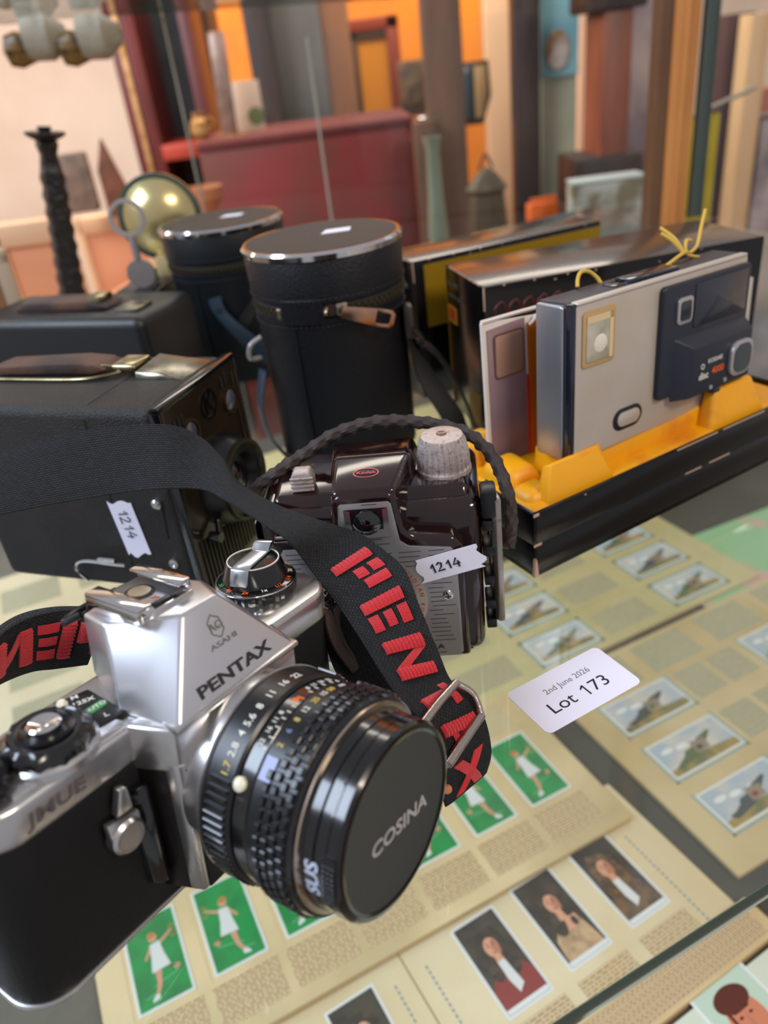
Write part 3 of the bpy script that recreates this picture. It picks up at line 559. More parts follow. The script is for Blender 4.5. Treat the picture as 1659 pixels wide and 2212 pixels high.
# wind lever and counter at the far left
ob('wind_lever', [lathe([(9.5, 25), (9.8, 26), (9.8, 30), (8, 31.6), (0, 31.8)], 64, 'z', (-63.5, 13.5, 0)), prism(plan(-74, -56, 18, 24, 3), 27, 30, 'z', .8)], blk_metal, slr)
ob('counter_window', lathe([(0, 31.7), (5, 31.7), (5.2, 32.2), (0, 32.9)], 48, 'z', (-63.5, 13.5, 0)), lensglass, slr)
# self timer lever
st = thing('self_timer_lever', None, None); st.parent = slr
ob('hub', [lathe([(5.0, -1), (5.0, -4.0), (4.2, -4.9), (0, -5)], 48, 'y', (-37.8, 0, -2.2)), prism([(-42.9, 4.8), (-42.6, -2), (-32.9, -2), (-33, 3)], -4, -1.2, 'y', .8)], chrome, st)
ob('lever_tip', prism([(-39.8, 5.4), (-37.4, 12.6), (-35.2, 12.4), (-34.6, 5.2)], -4.3, -1.4, 'y', .5), chrome, st)
ob('hub_rim', _ring([(3.5, -5.1), (3.8, -5.1), (3.8, -4.9), (3.5, -4.9)], 48, 'y', (-37.8, 0, -2.2), None), grey_ink, st)
# strap lugs
ob('strap_lug', [lathe([(2.6, 61), (2.6, 63.5)], 24, 'x', (0, 9, 19)), tube([(63, 9, 21.5), (66.5, 9, 20), (67.5, 9, 17), (65, 9, 15), (63, 9, 18)], .8)], chrome_b, slr)
ob('strap_lug', [lathe([(2.6, -61), (2.6, -63.5)], 24, 'x', (-10, 9, 19)), tube([(-72, 9, 21.5), (-75, 9, 20), (-76.5, 9, 17), (-74, 9, 15), (-72, 9, 18)], .8)], chrome_b, slr)
# ---- lens
def cyl_warp(r, yoff=0.0, lift=0.0):
    """x (mm of arc) runs around the barrel, y runs along it; angle 0 on top, positive to viewer's left"""
    def fn(c):
        a = c.x / r; rr = r + lift + c.z
        return Vv((-rr * sin(a), c.y + yoff, rr * cos(a)))
    return fn
def barrel_text(s, size, ang, y, r, m, parent, rot=0, name='scale_mark', bold=.02, sx=1):
    b = text(s, size, .05, bold, RZ(rot), sx)
    for v in b.verts: v.co.x = -v.co.x + rad(ang) * r; v.co.y = v.co.y   # read from outside
    bmesh.ops.reverse_faces(b, faces=b.faces)
    warp(b, cyl_warp(r, y, 0.06)); return ob(name, b, m, parent)
def facelathe(p, n=128, fl=None): return lathe(p, n, 'y', flute=fl)
lens = thing('lens', None, None); lens.parent = slr
ob('mount_ring', facelathe([(26, -20.8), (29.3, -21.6), (29.6, -22.4), (28, -22.9)]), chrome, lens)
ap = ob('aperture_ring', facelathe([(28.4, -22.6), (29.3, -23.2), (29.4, -31.6), (28.6, -32.4), (27, -32.6)]), blk_satin, lens)
ribs = []
for i in range(60):
    a = 56 + i * 4.4
    if a > 320: break
    ribs.append(box(-.55, .55, -31.2, -24.2, 29.0, 30.1, .25, 1, RY(-a)))
ob('grip_ribs', ribs, blk_gloss, lens)
for s, a in (('22', -13), ('16', -3), ('11', 7), ('8', 16), ('5.6', 24.5), ('4', 32), ('2.8', 40.5), ('1.7', 50)): barrel_text(s, 3.1, a, -28.6, 29.4, yellow_ink if s == '1.7' else white_ink, lens, 0, bold=.03)
ob('depth_ring', facelathe([(26.8, -32.2), (28.4, -33), (28.6, -37.2), (27.4, -38.4)]), blk_gloss, lens)
for i, a in enumerate((-26, -19, -13, -8, 14, 19, 25, 32)): barrel_text(('22', '16', '11', '8', '8', '11', '16', '22')[i], 2.0, a, -34.8, 28.6, white_ink, lens)
for i, a in enumerate((-30, -24, -17, -11, -6, 8, 12, 16.5, 22, 28, 34)): ob('scale_line', box(-.14, .14, -37.2, -35.8, 28.5, 28.7, 0, m=RY(-a)), white_ink, lens)
barrel_text('I', 3, 1, -36.2, 28.6, orange_ink, lens, bold=.1)
o1 = lathe([(0, 28.4), (1.15, 28.5), (0, 28.9)], 4, 'z', (0, -35.2, 0)); o1.transform(RY(-3)); ob('focus_index', o1, orange_ink, lens)
dot = lathe([(1.9, 28.2), (1.9, 29.4), (1.2, 30.2), (0, 30.6)], 32, 'z', (0, -33.8, 0)); dot.transform(RY(-54)); ob('mounting_bead', dot, mat('ivory_bead', (0, 0, 0)), lens)
ob('focus_ring', facelathe([(27.5, -37.8), (29.0, -38.2), (29.2, -50.4), (28.4, -51.2)]), blk_satin, lens)
for s, a, m_ in (('oo', -22, white_ink), ('50', -13, yellow_ink), ('15', -7, white_ink), ('25', 0, yellow_ink), ('12', 8, white_ink), ('8', 15, yellow_ink), ('6', 22, bluep), ('2', 30, yellow_ink), ('5', 37, bluep)): barrel_text(s, 2.4, a, -40.6, 29.1, m_, lens)
gb = []
for row, (y0_, off) in enumerate(((-44.4, 0), (-46.9, .5), (-49.4, 0))):
    for k in range(58):
        a = (k + off) * 360 / 58
        gb.append(box(-1.15, 1.15, y0_ - 1.0, y0_ + 1.0, 28.6, 30.1, .3, 1, RY(-a)))
ob('rubber_grip', gb, mat('grip_rubber', (16, 17, 21), 0.28), lens)
g2 = []
for k in range(46):
    a = 44 + k * 6.2
    g2.append(box(-1.15, 1.15, -42.7, -41, 28.6, 30.1, .3, 1, RY(-a)))
ob('rubber_grip_edge', g2, mat('grip_rubber', (0, 0, 0)), lens)
ob('grey_stop', box(-3.2, 3.2, -42.6, -38.6, 28.7, 29.5, .2, 1, RY(-42)), mat('stop_grey', (96, 98, 118), 0.35, 0.5), lens)
ob('front_collar', facelathe([(29, -50.6), (29.2, -51.2), (28.8, -52.3), (27.6, -52.8)]), blk_gloss, lens)
ob('silver_ring', facelathe([(27.0, -52.3), (27.95, -52.7), (27.8, -53.3), (26.8, -53.4)]), mat('warm_silver', (206, 188, 170), 0.25, 1), lens)
ob('filter_ring', [facelathe([(27.2, -52.8), (26.3, -53.6), (26.1, -56.5), (25.6, -56.8), (26.0, -57.2), (26.0, -59.6), (25.2, -60.2)]), facelathe([(25.7, -59.4), (26.15, -59.6), (26.15, -60.2), (25.6, -60.3)], 160, (90, .25, 25.9))], blk_gloss, lens)
cap = thing('lens_cap', None, None); cap.parent = slr
ob('cap_rim', facelathe([(25.4, -59.8), (25.9, -60.4), (25.9, -63.0), (25.2, -64.0), (24.0, -64.3), (23.1, -64.0), (23.0, -63.0)]), blk_gloss, cap)
ob('cap_face', facelathe([(0, -62), (23.4, -62), (23.2, -63.9), (22.6, -63.8), (0, -63.8)]), capface, cap)
ob('lettering', text('COSINA', 6.0, .05, .14, T(.8, -63.9, -2.4) @ RY(7) @ RX(90), 1.18), mat('cap_letter_grey', (168, 166, 166), 0.5), cap)
clip = []
for i in range(9):
    for j in range(3):
        a = 73 + i * 3.0
        clip.append(box(-.5, .5, -60.4 - j * 1.2 - .4, -60.4 - j * 1.2 + .4, 25.6, 26.9, .2, 1, RY(-a)))
clip.append(box(-6.4, 6.4, -63.6, -59.6, 24.8, 26.2, .4, 2, RY(-85)))
ob('cap_clip', clip, blk_satin, cap)
b = text('SUS', 5.4, .05, .14, None, 1.15)
for v in b.verts: v.co = Vv((-v.co.x * 1.0, v.co.y, v.co.z))
bmesh.ops.reverse_faces(b, faces=b.faces); b.transform(RZ(0)); 
for v in b.verts: v.co.x += rad(88) * 26.1
warp(b, cyl_warp(26.1, -56.6, .1)); ob('ring_lettering', b, mat('pale_blue_ink', (190, 196, 214), 0.5), lens)
PRE.pop()

# ---- neck strap: points in the room, parented to the camera
strap_parent = thing('neck_strap', None, None); strap_parent.parent = slr; strap_parent.matrix_parent_inverse = M4.inverted()
web = weave('black_webbing', (10, 11, 14), (30, 34, 42), 620, 620, strength=1.0)
def sp(px, py, zc):
    d = rt * ((px - 829.5) / F_PX) - up * ((py - 1106) / F_PX) + fwd; return Vv((d.x * zc, d.y * zc, CAM_H + d.z * zc))
S1 = [((-60, 1000), 306, (-60, 1125), 300), ((100, 948), 308, (100, 1092), 305), ((253, 922), 309, (253, 1066), 306), ((362, 918), 309, (345, 1056), 303), ((430, 942), 312, (434, 1057), 300),
      ((480, 990), 309, (481, 1077), 290), ((520, 1045), 302, (535, 1110), 280), ((600, 1092), 292, (585, 1142), 271), ((688, 1124), 285, (629, 1175), 268), ((774, 1152), 285, (668, 1226), 272),
      ((837, 1195), 279, (705, 1275), 269), ((876, 1234), 274, (735, 1315), 266), ((907, 1312), 269, (772, 1370), 259), ((947, 1410), 264, (815, 1440), 252), ((972, 1468), 260, (860, 1508), 246), ((1005, 1492), 257, (912, 1562), 240),
      ((1043, 1545), 256, (945, 1640), 240), ((1060, 1620), 257, (955, 1700), 243), ((1050, 1668), 257, (962, 1742), 246)]
S1 = [(sp(*a, za), sp(*b, zb)) for a, za, b, zb in S1]
bm, smap, SL, _n = ribbon(S1, 1.5, 10, 8)
PRE.append(Matrix.Identity(4))
st1 = ob('webbing', bm, web, strap_parent)
# the returning strand under it, folded at the bottom and led back to the lug
S2 = [(sp(1050, 1668, 260), sp(962, 1742, 250)), (sp(1010, 1640, 264), sp(940, 1700, 255)), (sp(960, 1540, 275), sp(850, 1590, 262)), (sp(880, 1440, 284), sp(760, 1500, 270)), (sp(820, 1370, 288), sp(720, 1440, 276)), (sp(760, 1310, 290), sp(700, 1370, 282)), (sp(705, 1275, 286), sp(690, 1300, 280))]
bm, _m, _l, _n = ribbon(S2, 1.4, 8, 6); ob('webbing_return', bm, web, strap_parent)
S3 = [(sp(230, 1318, 252), sp(190, 1435, 262)), (sp(150, 1316, 252), sp(120, 1444, 262)), (sp(75, 1330, 248), sp(70, 1450, 258)), (sp(20, 1356, 242), sp(15, 1470, 250)), (sp(-30, 1400, 234), sp(-40, 1500, 240))]
bm, smap3, L3, _n = ribbon(S3, 1.5, 8, 8); st3 = ob('webbing_left', bm, web, strap_parent)
S4 = [(sp(230, 1312, 264), sp(235, 1330, 262)), (sp(120, 1312, 268), sp(130, 1338, 262)), (sp(40, 1330, 266), sp(40, 1362, 256)), (sp(-20, 1370, 258), sp(-20, 1430, 240)), (sp(-60, 1420, 250), sp(-60, 1500, 235))]
bm, _m, _l, _n = ribbon(S4, 1.5, 8, 6); ob('webbing_left_edge', bm, web, strap_parent)
# stitched letters: rows of thread bars; (u0,u1,v0,v1) blocks in letter units
GLY = {'P': [(0, .22, 0, 1), (.30, .62, .62, .98), (.30, .62, .05, .40), (.55, .85, .2, .8)],
       'E': [(0, .24, 0, 1), (.30, .72, .72, 1), (.30, .72, .36, .64), (.30, .72, 0, .28)],
       'N': [(0, .24, 0, 1), (.76, 1, 0, 1)], 'T': [(0, .3, .36, .64), (.3, .55, 0, 1)], 'A': [], 'X': []}
def thread_block(quad, mp, n):
    """a satin stitched block: parallel thread rolls filling the quad ((u,v)x4)"""
    out = bmesh.new(); (a, b_, c_, d_) = [Vv((p[0], p[1], 0)) for p in quad]
    for i in range(n):
        t = (i + .5) / n; p0 = a.lerp(b_, t); p1 = d_.lerp(c_, t); w_ = max((b_ - a).length, 1) / n * .72
        pts = []
        for k in range(5):
            s_ = k / 4; q_ = p0.lerp(p1, s_); pts.append(mp(q_.x, q_.y / 25.0, sg_[0] * (0.75 + .55 * sin(pi * min(max(s_, .08), .92)))))
        tb = tube(pts, w_, 6, smooth=0); me = bpy.data.meshes.new('x'); tb.to_mesh(me); out.from_mesh(me); bpy.data.meshes.remove(me); tb.free()
    return out
def letters_unused(mp, u0, spec, parent, sgn=1, n=10, name='stitched_lettering'):
    for quads in spec:
        bl = [thread_block([(u0 + x, y) for x, y in qd], mp, n) for qd in quads]
        ob(name, bl, red_thread, parent)
def R4(x0, x1, y0, y1, sk=0): return [(x0, y0), (x0 + sk, y1), (x1 + sk, y1), (x1, y0)]
sg_ = [1]
def letters(mp, u0, spec, parent, n=10, name='stitched_lettering'):
    for quads in spec:
        for qd in quads:
            ob(name, thread_block([(u0 + x, y) for x, y in qd], mp, n), red_thread, parent)
# v: 0 = lower-left edge, 25 = upper-right edge
uP = None
def find_u(pt):
    best = min(range(0, int(SL * 2)), key=lambda k: (smap(k / 2, .5) - pt).length); return best / 2
uP = find_u(sp(745, 1235, 272)); uX = find_u(sp(985, 1500, 250))
def run_letters(mp, u, parent, k=1.0):
    P_ = [R4(0, 3.6, 5.5, 20.5), R4(5.2, 9.2, 16.6, 20.8, .3), R4(5.2, 9.2, 10.8, 14.8, .3), R4(10.6, 14.2, 11.6, 20.0, .3)]
    E_ = [R4(0, 4.2, 5.5, 20.5), R4(5.6, 12.0, 16.8, 20.6), R4(5.6, 11.5, 11.4, 14.8), R4(5.6, 12.0, 5.6, 9.4)]
    N_ = [R4(0, 4.2, 5.5, 20.5), [(4.4, 16), (4.4, 20.4), (10.4, 10.4), (10.4, 5.6)], R4(10.4, 14.4, 5.5, 20.5)]
    T_ = [R4(0, 10, 17.2, 20.6), R4(3.4, 6.8, 5.5, 16.2)]
    A_ = [[(0, 5.5), (3.4, 20.5), (6.6, 20.5), (3.4, 5.5)], [(8.2, 5.5), (4.4, 17), (6.8, 20.5), (11.4, 5.5)], R4(3.6, 8, 8.6, 11.2)]
    X_ = [[(0, 5.5), (0, 10), (11, 20.5), (11, 16)], [(0, 16), (0, 20.5), (11, 10), (11, 5.5)]]
    for L_, du in ((P_, 0), (E_, 17.5), (N_, 33), (T_, 51), (A_, 62), (X_, 75)):
        letters(mp, u + du * k, [L_], parent)
run_letters(smap, uP - 3.5, st1, 1.08)
sg_[0] = -1; run_letters(smap3, -8, st3, 0.9); sg_[0] = 1
# steel strap adjuster: a wire frame round the webbing
Bk = sp(955, 1515, 240); 
def bar(a, b_, r): return tube([a, b_], r, 12, smooth=0)
q1, q2, q3, q4 = sp(915, 1562, 236), sp(985, 1476, 252), sp(1040, 1545, 252), sp(968, 1652, 236)
ob('strap_buckle', [tube([q1, q1.lerp(q2, .5) + Vv((0, 0, .6)), q2], 1.5, 12), tube([q2, sp(1022, 1500, 253), q3], 1.2, 12), tube([q3, q3.lerp(q4, .5), q4], 1.5, 12), tube([q4, sp(935, 1612, 244), q1], 1.2, 12)], mat('buckle_nickel', (196, 182, 172), 0.22, 1.0, bump=(600, .4, .0003)), strap_parent)
ob('rivet', lathe([(0, 0), (1.6, 0), (1.2, 1), (0, 1.3)], 16, 'z', m=Matrix.Translation(sp(966, 1705, 242)) @ RX(60)), mat('copper_tone', (0, 0, 0)), strap_parent)
# leather keeper at the lug
brownleather = mat('brown_leather', (58, 40, 30), 0.55, bump=(500, .5, .0004)); 
K1 = [(sp(700, 1300, 272), sp(712, 1290, 276)), (sp(704, 1350, 270), sp(722, 1340, 274)), (sp(722, 1400, 272), sp(742, 1395, 277)), (sp(760, 1455, 275), sp(778, 1440, 279))]
K2 = [(sp(716, 1300, 273), sp(744, 1290, 282)), (sp(720, 1330, 274), sp(732, 1335, 279)), (sp(735, 1380, 276), sp(745, 1385, 281)), (sp(770, 1440, 278), sp(785, 1445, 282))]
for K in (K1, K2):
    bm, _m, _l, _n = ribbon(K, 1.6, 8, 3); ob('leather_keeper', bm, brownleather, strap_parent)
ob('split_ring', [tube([sp(680, 1278, 270), sp(700, 1268, 272), sp(722, 1280, 274), sp(728, 1300, 274), sp(712, 1312, 272), sp(690, 1300, 270), sp(680, 1278, 270)], .9, 8)], chrome_b, strap_parent)
ob('strap_wad', [tube([Vv((-28, 206, 12)), Vv((-40, 200, 8)), Vv((-46, 214, 10))], 7, 10)], web, strap_parent)
PRE.pop()

# make the main mesh of each assembly the part that carries its sub-parts
def promote(e, main):
    kids = []
    def walk(o):
        for c in bpy.data.objects:
            if c.parent == o: kids.append(c); walk(c)
    walk(e)
    m = [k for k in kids if k.name.split('.')[0] == main][0]; nm = e.name; e.name = 'tmp_empty'; m.name = nm
    for k in kids:
        if k is m: k.parent = slr; k.matrix_parent_inverse = e.matrix_parent_inverse.copy()
        else: k.parent = m; k.matrix_parent_inverse = Matrix.Identity(4)
    bpy.data.objects.remove(e)
for e, mn in ((rk, 'knob'), (md, 'dial_rim'), (st, 'hub'), (lens, 'focus_ring'), (cap, 'cap_face'), (strap_parent, 'webbing')): promote(e, mn)

# ================================================================== the maroon box viewfinder camera
def letter_on(s, size, x, z, m, parent, bold=.03, sx=1, y=-.3, name='lettering', rz=0, center=True, ext=.06):
    return ob(name, text(s, size, ext, bold, T(x, y, z) @ RX(90) @ RZ(rz), sx, center), m, parent)
br = thing('bakelite_camera', 'maroon bakelite snapshot camera with ribbed winding knob and white price sticker', 'camera', (-50.2, 255, 0), -6)
W_, D_, H_ = 87, 52, 74
bb = [hexa([(1, 0, 0), (86, 0, 0), (87, D_, 0), (0, D_, 0)], [(0, 4, H_ - 4), (87, 4, H_ - 4), (88, D_, H_ - 2), (-1, D_, H_ - 2)], 5, 4),
      hexa([(4, 8, H_ - 7), (84, 8, H_ - 7), (85, D_ - 2, H_ - 7), (3, D_ - 2, H_ - 7)], [(7, 12, H_), (82, 12, H_), (83, D_ - 4, H_ + 1), (5, D_ - 4, H_ + 1)], 2, 3),
      prism([(-1, 5), (-2.5, 9), (-2.5, D_ - 4), (-1, D_)], 3, H_ - 8, 'z', .6)]
bdy = ob('body', bb, bakelite, br)
ob('foot', [box(4, 81, 1.5, 40, 0, 3.4, 1)], bakelite, br)
ob('shutter_housing', [prism([(6, 2), (79.5, 2), (79.5, 55.5), (76, 60.5), (60.5, 62.2), (57.6, 65), (56.2, 79), (53.6, 81.6), (34, 81.6), (31.6, 79), (30.4, 66), (26, 64), (6, 64)], -4.4, 10, 'y', 1.8, 3)], bakelite, br)
ob('finder_housing', [hexa([(30, -4, 66), (57.6, -4, 64), (64, 46, 66), (26, 46, 66)], [(32.2, -3.2, 82.6), (55.6, -3.2, 82.6), (60.5, 22, 84.5), (31, 22, 84.5)], 2, 3), hexa([(26, 20, 66), (64, 20, 66), (66, 48, 66), (24, 48, 66)], [(31, 21.4, 84.6), (60.5, 21.4, 84.6), (62, 46, 80), (28, 46, 80)], 2, 3)], bakelite, br)
PL = [(9, 3.2), (75, 3.2), (76.4, 5), (76.4, 54), (74.4, 56.6), (58.6, 58.4), (55.6, 61), (53.9, 77.4), (52.6, 78.4), (35.2, 78.4), (34, 77.4), (32.4, 61.6), (30.6, 60.2), (10.6, 60.2), (9, 58)]
fp = ob('faceplate', prism(PL, -5.0, -4.2, 'y', .25), platemetal, br)
ds = []
for i in range(34):
    z = 5 + i * 2.2
    for j in range(6):
        x = 11 + j * 10.8 + random.uniform(-1, 1); L_ = random.uniform(5, 9)
        if z > 59: 
            if not 33.5 < x < 53: continue
            if 64 < z < 77 and 36 < x + L_ and x < 52.4: 
                if x > 34.5 and x < 50: continue
                L_ = 2
        if z > 56 and x > 60: continue
        if ((x + L_ / 2 - 43) ** 2 + (z - 33) ** 2) < 21.5 ** 2: continue
        if 4 < z < 12 and j in (0, 1, 2, 3, 4, 5) and 6 < z < 11: continue
        ds.append(box(x, min(x + L_, 75.4 if z < 56 else 53.4), -5.08, -4.9, z, z + .28))
ob('engraved_lines', ds, mat('engraving_dark', (54, 50, 50), 0.5), fp)
ob('copyright_ring', _ring([(16.5, -5.15), (21.0, -5.15), (21.0, -4.95), (16.5, -4.95)], 72, 'y', (43, 0, 33), None), mat('warm_plate', (196, 184, 172), 0.3, 0.8), fp)
for i, ch in enumerate('MADE BY CANADIAN KODAK CO. LIMITED'):
    if ch == ' ': continue
    a = 118 - i * 7.4
    b = text(ch, 2.5, .05, .0, T(43 + 18.8 * cos(rad(a)), -5.25, 33 + 18.8 * sin(rad(a))) @ RY(-(a - 90)) @ RX(90)); ob('ring_lettering', b, red_ink, fp)
letter_on('BROWNIE', 3.4, 26, 8.2, dark_ink, fp, .0, 1.25, -5.15); letter_on('CAMERA', 3.4, 60.5, 8.2, dark_ink, fp, .0, 1.25, -5.15)
ob('lens_cone', lathe([(16.4, -5), (16.4, -8.4), (14, -9), (9, -6.4), (0, -6.4)], 64, 'y', (43, 0, 33)), blk_gloss, br)
ob('taking_lens', lathe([(0, -7.6), (4, -7.2), (6.4, -6.2), (0, -6.2)], 48, 'y', (43, 0, 33)), lensglass, br)
for x, z in ((72, 34.4), (13.5, 34.4)):
    s_ = ob('screw', lathe([(2.1, -5), (2.0, -5.6), (1.2, -6.1), (0, -6.2)], 32, 'y', (x, 0, z)), chrome_b, br)
    ob('cross_slot', [box(x - .22, x + .22, -6.25, -6.0, z - 1.2, z + 1.2), box(x - 1.2, x + 1.2, -6.25, -6.0, z - .22, z + .22)], dark_ink, s_)
# viewfinder window: flared bright mouth with a round front lens
fw = ob('finder_mouth', [hexa([(36.0, -5.4, 63.8), (52.4, -5.4, 63.8), (52.4, -5.4, 76.2), (36.0, -5.4, 76.2)], [(38.6, -4.9, 66.4), (50, -4.9, 66.4), (50, -4.9, 75), (38.6, -4.9, 75)])], mat('dark_window', (34, 33, 38), 0.12, 0.6), br)
ob('window_bevel', [prism([(36, 63.8), (52.4, 63.8), (50.2, 67.2), (38.4, 67.2)], -5.7, -5.2, 'y'), prism([(36, 63.8), (38.4, 67.2), (38.2, 75.6), (36, 76.2)], -5.6, -5.2, 'y'), prism([(52.4, 63.8), (50.2, 67.2), (50.4, 75.6), (52.4, 76.2)], -5.6, -5.2, 'y')], mat('finder_silver', (150, 146, 148), 0.25, 0.9), fw)
ob('front_lens', lathe([(5.4, -5.4), (5.2, -6.4), (3.6, -7.6), (1.8, -8.2), (0, -8.4)], 40, 'y', (44.2, 0, 70.6)), lensglass, fw)
lg = ob('oval_emblem', [_ring([(4.1, 0), (4.5, 0), (4.5, .15), (4.1, .15)], 48, 'z', (0, 0, 0), T(44.6, 9, 83.6) @ RX(4.2) @ Matrix.Diagonal((1.1, .72, 1, 1))), text('Kodak', 2.7, .05, .0, T(44.6, 9, 83.8) @ RX(4.2), 1.05)], mat('pink_red_print', (206, 92, 96), 0.4), br)
kb = ob('winding_knob', [lathe([(9.6, 73), (10.8, 74.5), (10.6, 80), (9.4, 86.4), (8.2, 88.4), (4, 89), (0, 89)], 112, 'z', (74, 27, 0), flute=(28, .9, 9.2)), lathe([(10.9, 73.2), (11.1, 73.6), (10.9, 75.2), (10.6, 75.3)], 64, 'z', (74, 27, 0))], alu, br)
ob('knob_centre', lathe([(0, 88.8), (2, 88.9), (2.1, 89.3), (1.2, 89.1), (0, 89)], 24, 'z', (74, 27, 0)), mat('knob_centre_metal', (120, 112, 100), 0.3, 0.9), kb)
sb = ob('shutter_button', [prism([(13.8, 74), (22.6, 74), (22.6, 80), (21.4, 82.4), (15, 82.4), (13.8, 80)], 15, 22, 'y', .7)] + [box(13.6, 22.8, 14.4, 15.4, 74.6 + i * 1.7, 75.4 + i * 1.7, .2) for i in range(4)], alu, br)
# side strap bracket: two metal bars with black blocks
sbk = ob('side_bracket', [prism([(90.6, 6), (92.4, 4), (94.6, 4.4), (94.2, 8), (93.4, 12), (92, 14), (90.6, 14)], 12, 70, 'z', .4), box(89.6, 91, 16, 22, 8, 70, .5)], steel, br)
ob('bracket_block', [box(87, 91.2, 5, 15, z, z + 4.6, .6) for z in (8, 18, 30, 44, 56)] + [box(87, 93, 4, 14, 62, 74, 1.2)], blk_satin, sbk)
# plaited cord: from the left side over the top to the bracket
cordm = mat('brown_black_cord', (52, 42, 40), 0.7, bump=(600, .6, .0006))
cord = [(-7, 30, 64), (-4, 30, 70), (4, 31, 75), (16, 36, 80), (30, 40, 86.5), (46, 42, 89.5), (62, 43, 88), (77, 41, 85), (88, 35, 81), (95, 26, 74), (98.5, 16, 64), (98.5, 10, 54), (97, 8, 46)]
ob('carrying_cord', tube(cord, 2.5, 12, 14, twist=.9), cordm, br)
# price sticker on the faceplate (a cut corner label with wavy ends)
def sticker(name, w_, h_, parent, mtx, txt, size, label=None):
    P = []
    WV = (-1.2, .3, .5, -.4, -1.0, -1.2, -.8, .2, 0)
    for i in range(9): t = i / 8; P.append((-w_ / 2 + WV[i], -h_ / 2 + h_ * t))
    for i in range(9): t = i / 8; P.append((w_ / 2 - (0, -.2, .8, 1.2, .3, -.9, -.6, .8, -.6)[i] + (1.2 if 2 < i < 7 else 0), h_ / 2 - h_ * t))
    o = ob(name, prism(P, 0, .15, 'z', m=mtx), paperwhite, parent)
    if label: o['label'] = label
    HW = {'1': [[(0, .62), (.22, 1), (.26, .02)]], '2': [[(.0, .78), (.2, 1), (.45, .85), (.36, .5), (.0, .04), (.62, .06)]], '4': [[(.36, 1), (.0, .36), (.62, .42)], [(.46, .66), (.44, 0)]]}
    k, ms = size * .72, []; x0 = -len(txt) * .31 * size
    for ch in txt:
        for st_ in HW[ch]: ms.append(tube([(x0 + x * k, y * k - k / 2 + random.uniform(-.2, .2), .1) for x, y in st_], .36, 6, 0))
        x0 += (.5 if ch == '1' else .82) * k + .3
    for b_ in ms: b_.transform(mtx @ T(0, 0, .1))
    ob('handwriting', ms, mat('biro_black', (20, 20, 26), 0.5), o); return o
sticker('price_sticker', 24, 11, br, T(73.6, -5.4, 49.4) @ RX(90) @ RZ(14), '1214', 6.0, 'white paper price sticker')
# ================================================================== black box camera, left, front facing right
bc = thing('box_camera', 'black leatherette box camera with metal carrying clasp and price sticker, its front to the right', 'camera', (-91, 311, 0), -21)
ob('body', [box(-122, -3, 0, 70, 0, 99, 5, 4)], boxleather, bc)
ob('seam', [box(-39.5, -39, -.25, 1, 5, 94), box(-39.5, -39, 5, 65, 98, 99.2)], dark_ink, bc)
fr_ = ob('front_plate', prism(rrect(-.6, 70.6, -.4, 99.6, 4), -3, 1, 'x', .8, 3), mat('bronze_black_enamel', (46, 37, 28), 0.2, 0.4, coat=.4), bc)
ob('plate_rim', [box(-4, 1.2, -1, 71, 96.8, 99.8, .8), box(-4, 1.2, -1, 1.2, 0, 99.8, .8), box(-4, 1.2, 69, 71, 0, 99.8, .8)], blk_gloss, fr_)
ob('flutes', [box(.8, 2.0, 3 + i * 3.2, 4.6 + i * 3.2, 3, 30 - 6 * sin(i / 20 * pi), .3) for i in range(20)] + [box(.8, 2.0, y, y + 1.8, 40, 92, .3) for y in (63, 66.4)], mat('olive_enamel', (52, 48, 34), 0.25, 0.4), fr_)
ob('k_emblem', [_ring([(6.2, 1), (7.2, 1), (7.2, 1.8), (6.2, 1.8)], 40, 'x', (0, 38, 86), None), text('K', 13, .3, .35, T(1.3, 38, 86) @ RZ(90) @ RX(90), .9)], blk_gloss, fr_)
for y, z in ((57.6, 80), (18.5, 80)):
    f_ = ob('finder_ring', _ring([(5.6, 1), (7.0, 1), (7.0, 2.4), (5.6, 2.4)], 40, 'x', (0, y, z), None), mat('bronze_ring', (90, 70, 52), 0.25, 0.8), fr_); ob('finder_lens', lathe([(0, 2.6), (4, 2.2), (5.6, 1.2), (0, 1)], 40, 'x', (0, y, z)), mat('pale_lens', (70, 74, 86), 0.08, coat=1), f_)
for y, a_, b_ in ((7, 84, 91), (10.6, 85, 91), (13.6, 86, 91), (52, 88, 94), (56, 88, 95)): ob('slot', prism(rrect(y, y + 2.2, a_, b_, 1.1), .9, 1.6, 'x'), blk_matte, fr_)
lm = ob('lens_barrel', lathe([(23, 1), (23, 4), (21, 9), (20, 12), (14, 13), (12, 8), (0, 8)], 64, 'x', (0, 36, 47)), blk_satin, bc)
ob('lens_lip', _ring([(17.5, 12), (20.2, 12), (20.2, 14.5), (18.5, 14.5)], 64, 'x', (0, 36, 47), None), mat('olive_enamel', (0, 0, 0)), lm)
ob('front_element', lathe([(0, 10.5), (6, 10), (9, 8.2), (0, 8)], 40, 'x', (0, 36, 47)), lensglass, lm)
for s, a in (('16', 140), ('11', 158), ('8', 176), ('B', 60), ('I', 74), ('4', 194)): ob('scale_mark', text(s, 3.6, .1, .05, T(10, 36, 47) @ RX(a) @ T(2, 0, 20.6) @ RZ(90)), mat('pale_olive_ink', (150, 146, 120), 0.5), lm)
ob('shutter_lever', [tube([(4, 18, 34), (7, 12, 28)], 1.6), lathe([(2.6, 4), (2.6, 10), (0, 10)], 24, 'x', (0, 9, 30)), lathe([(3, 1), (3, 5), (0, 5)], 24, 'x', (0, 68, 44))], blk_gloss, bc)
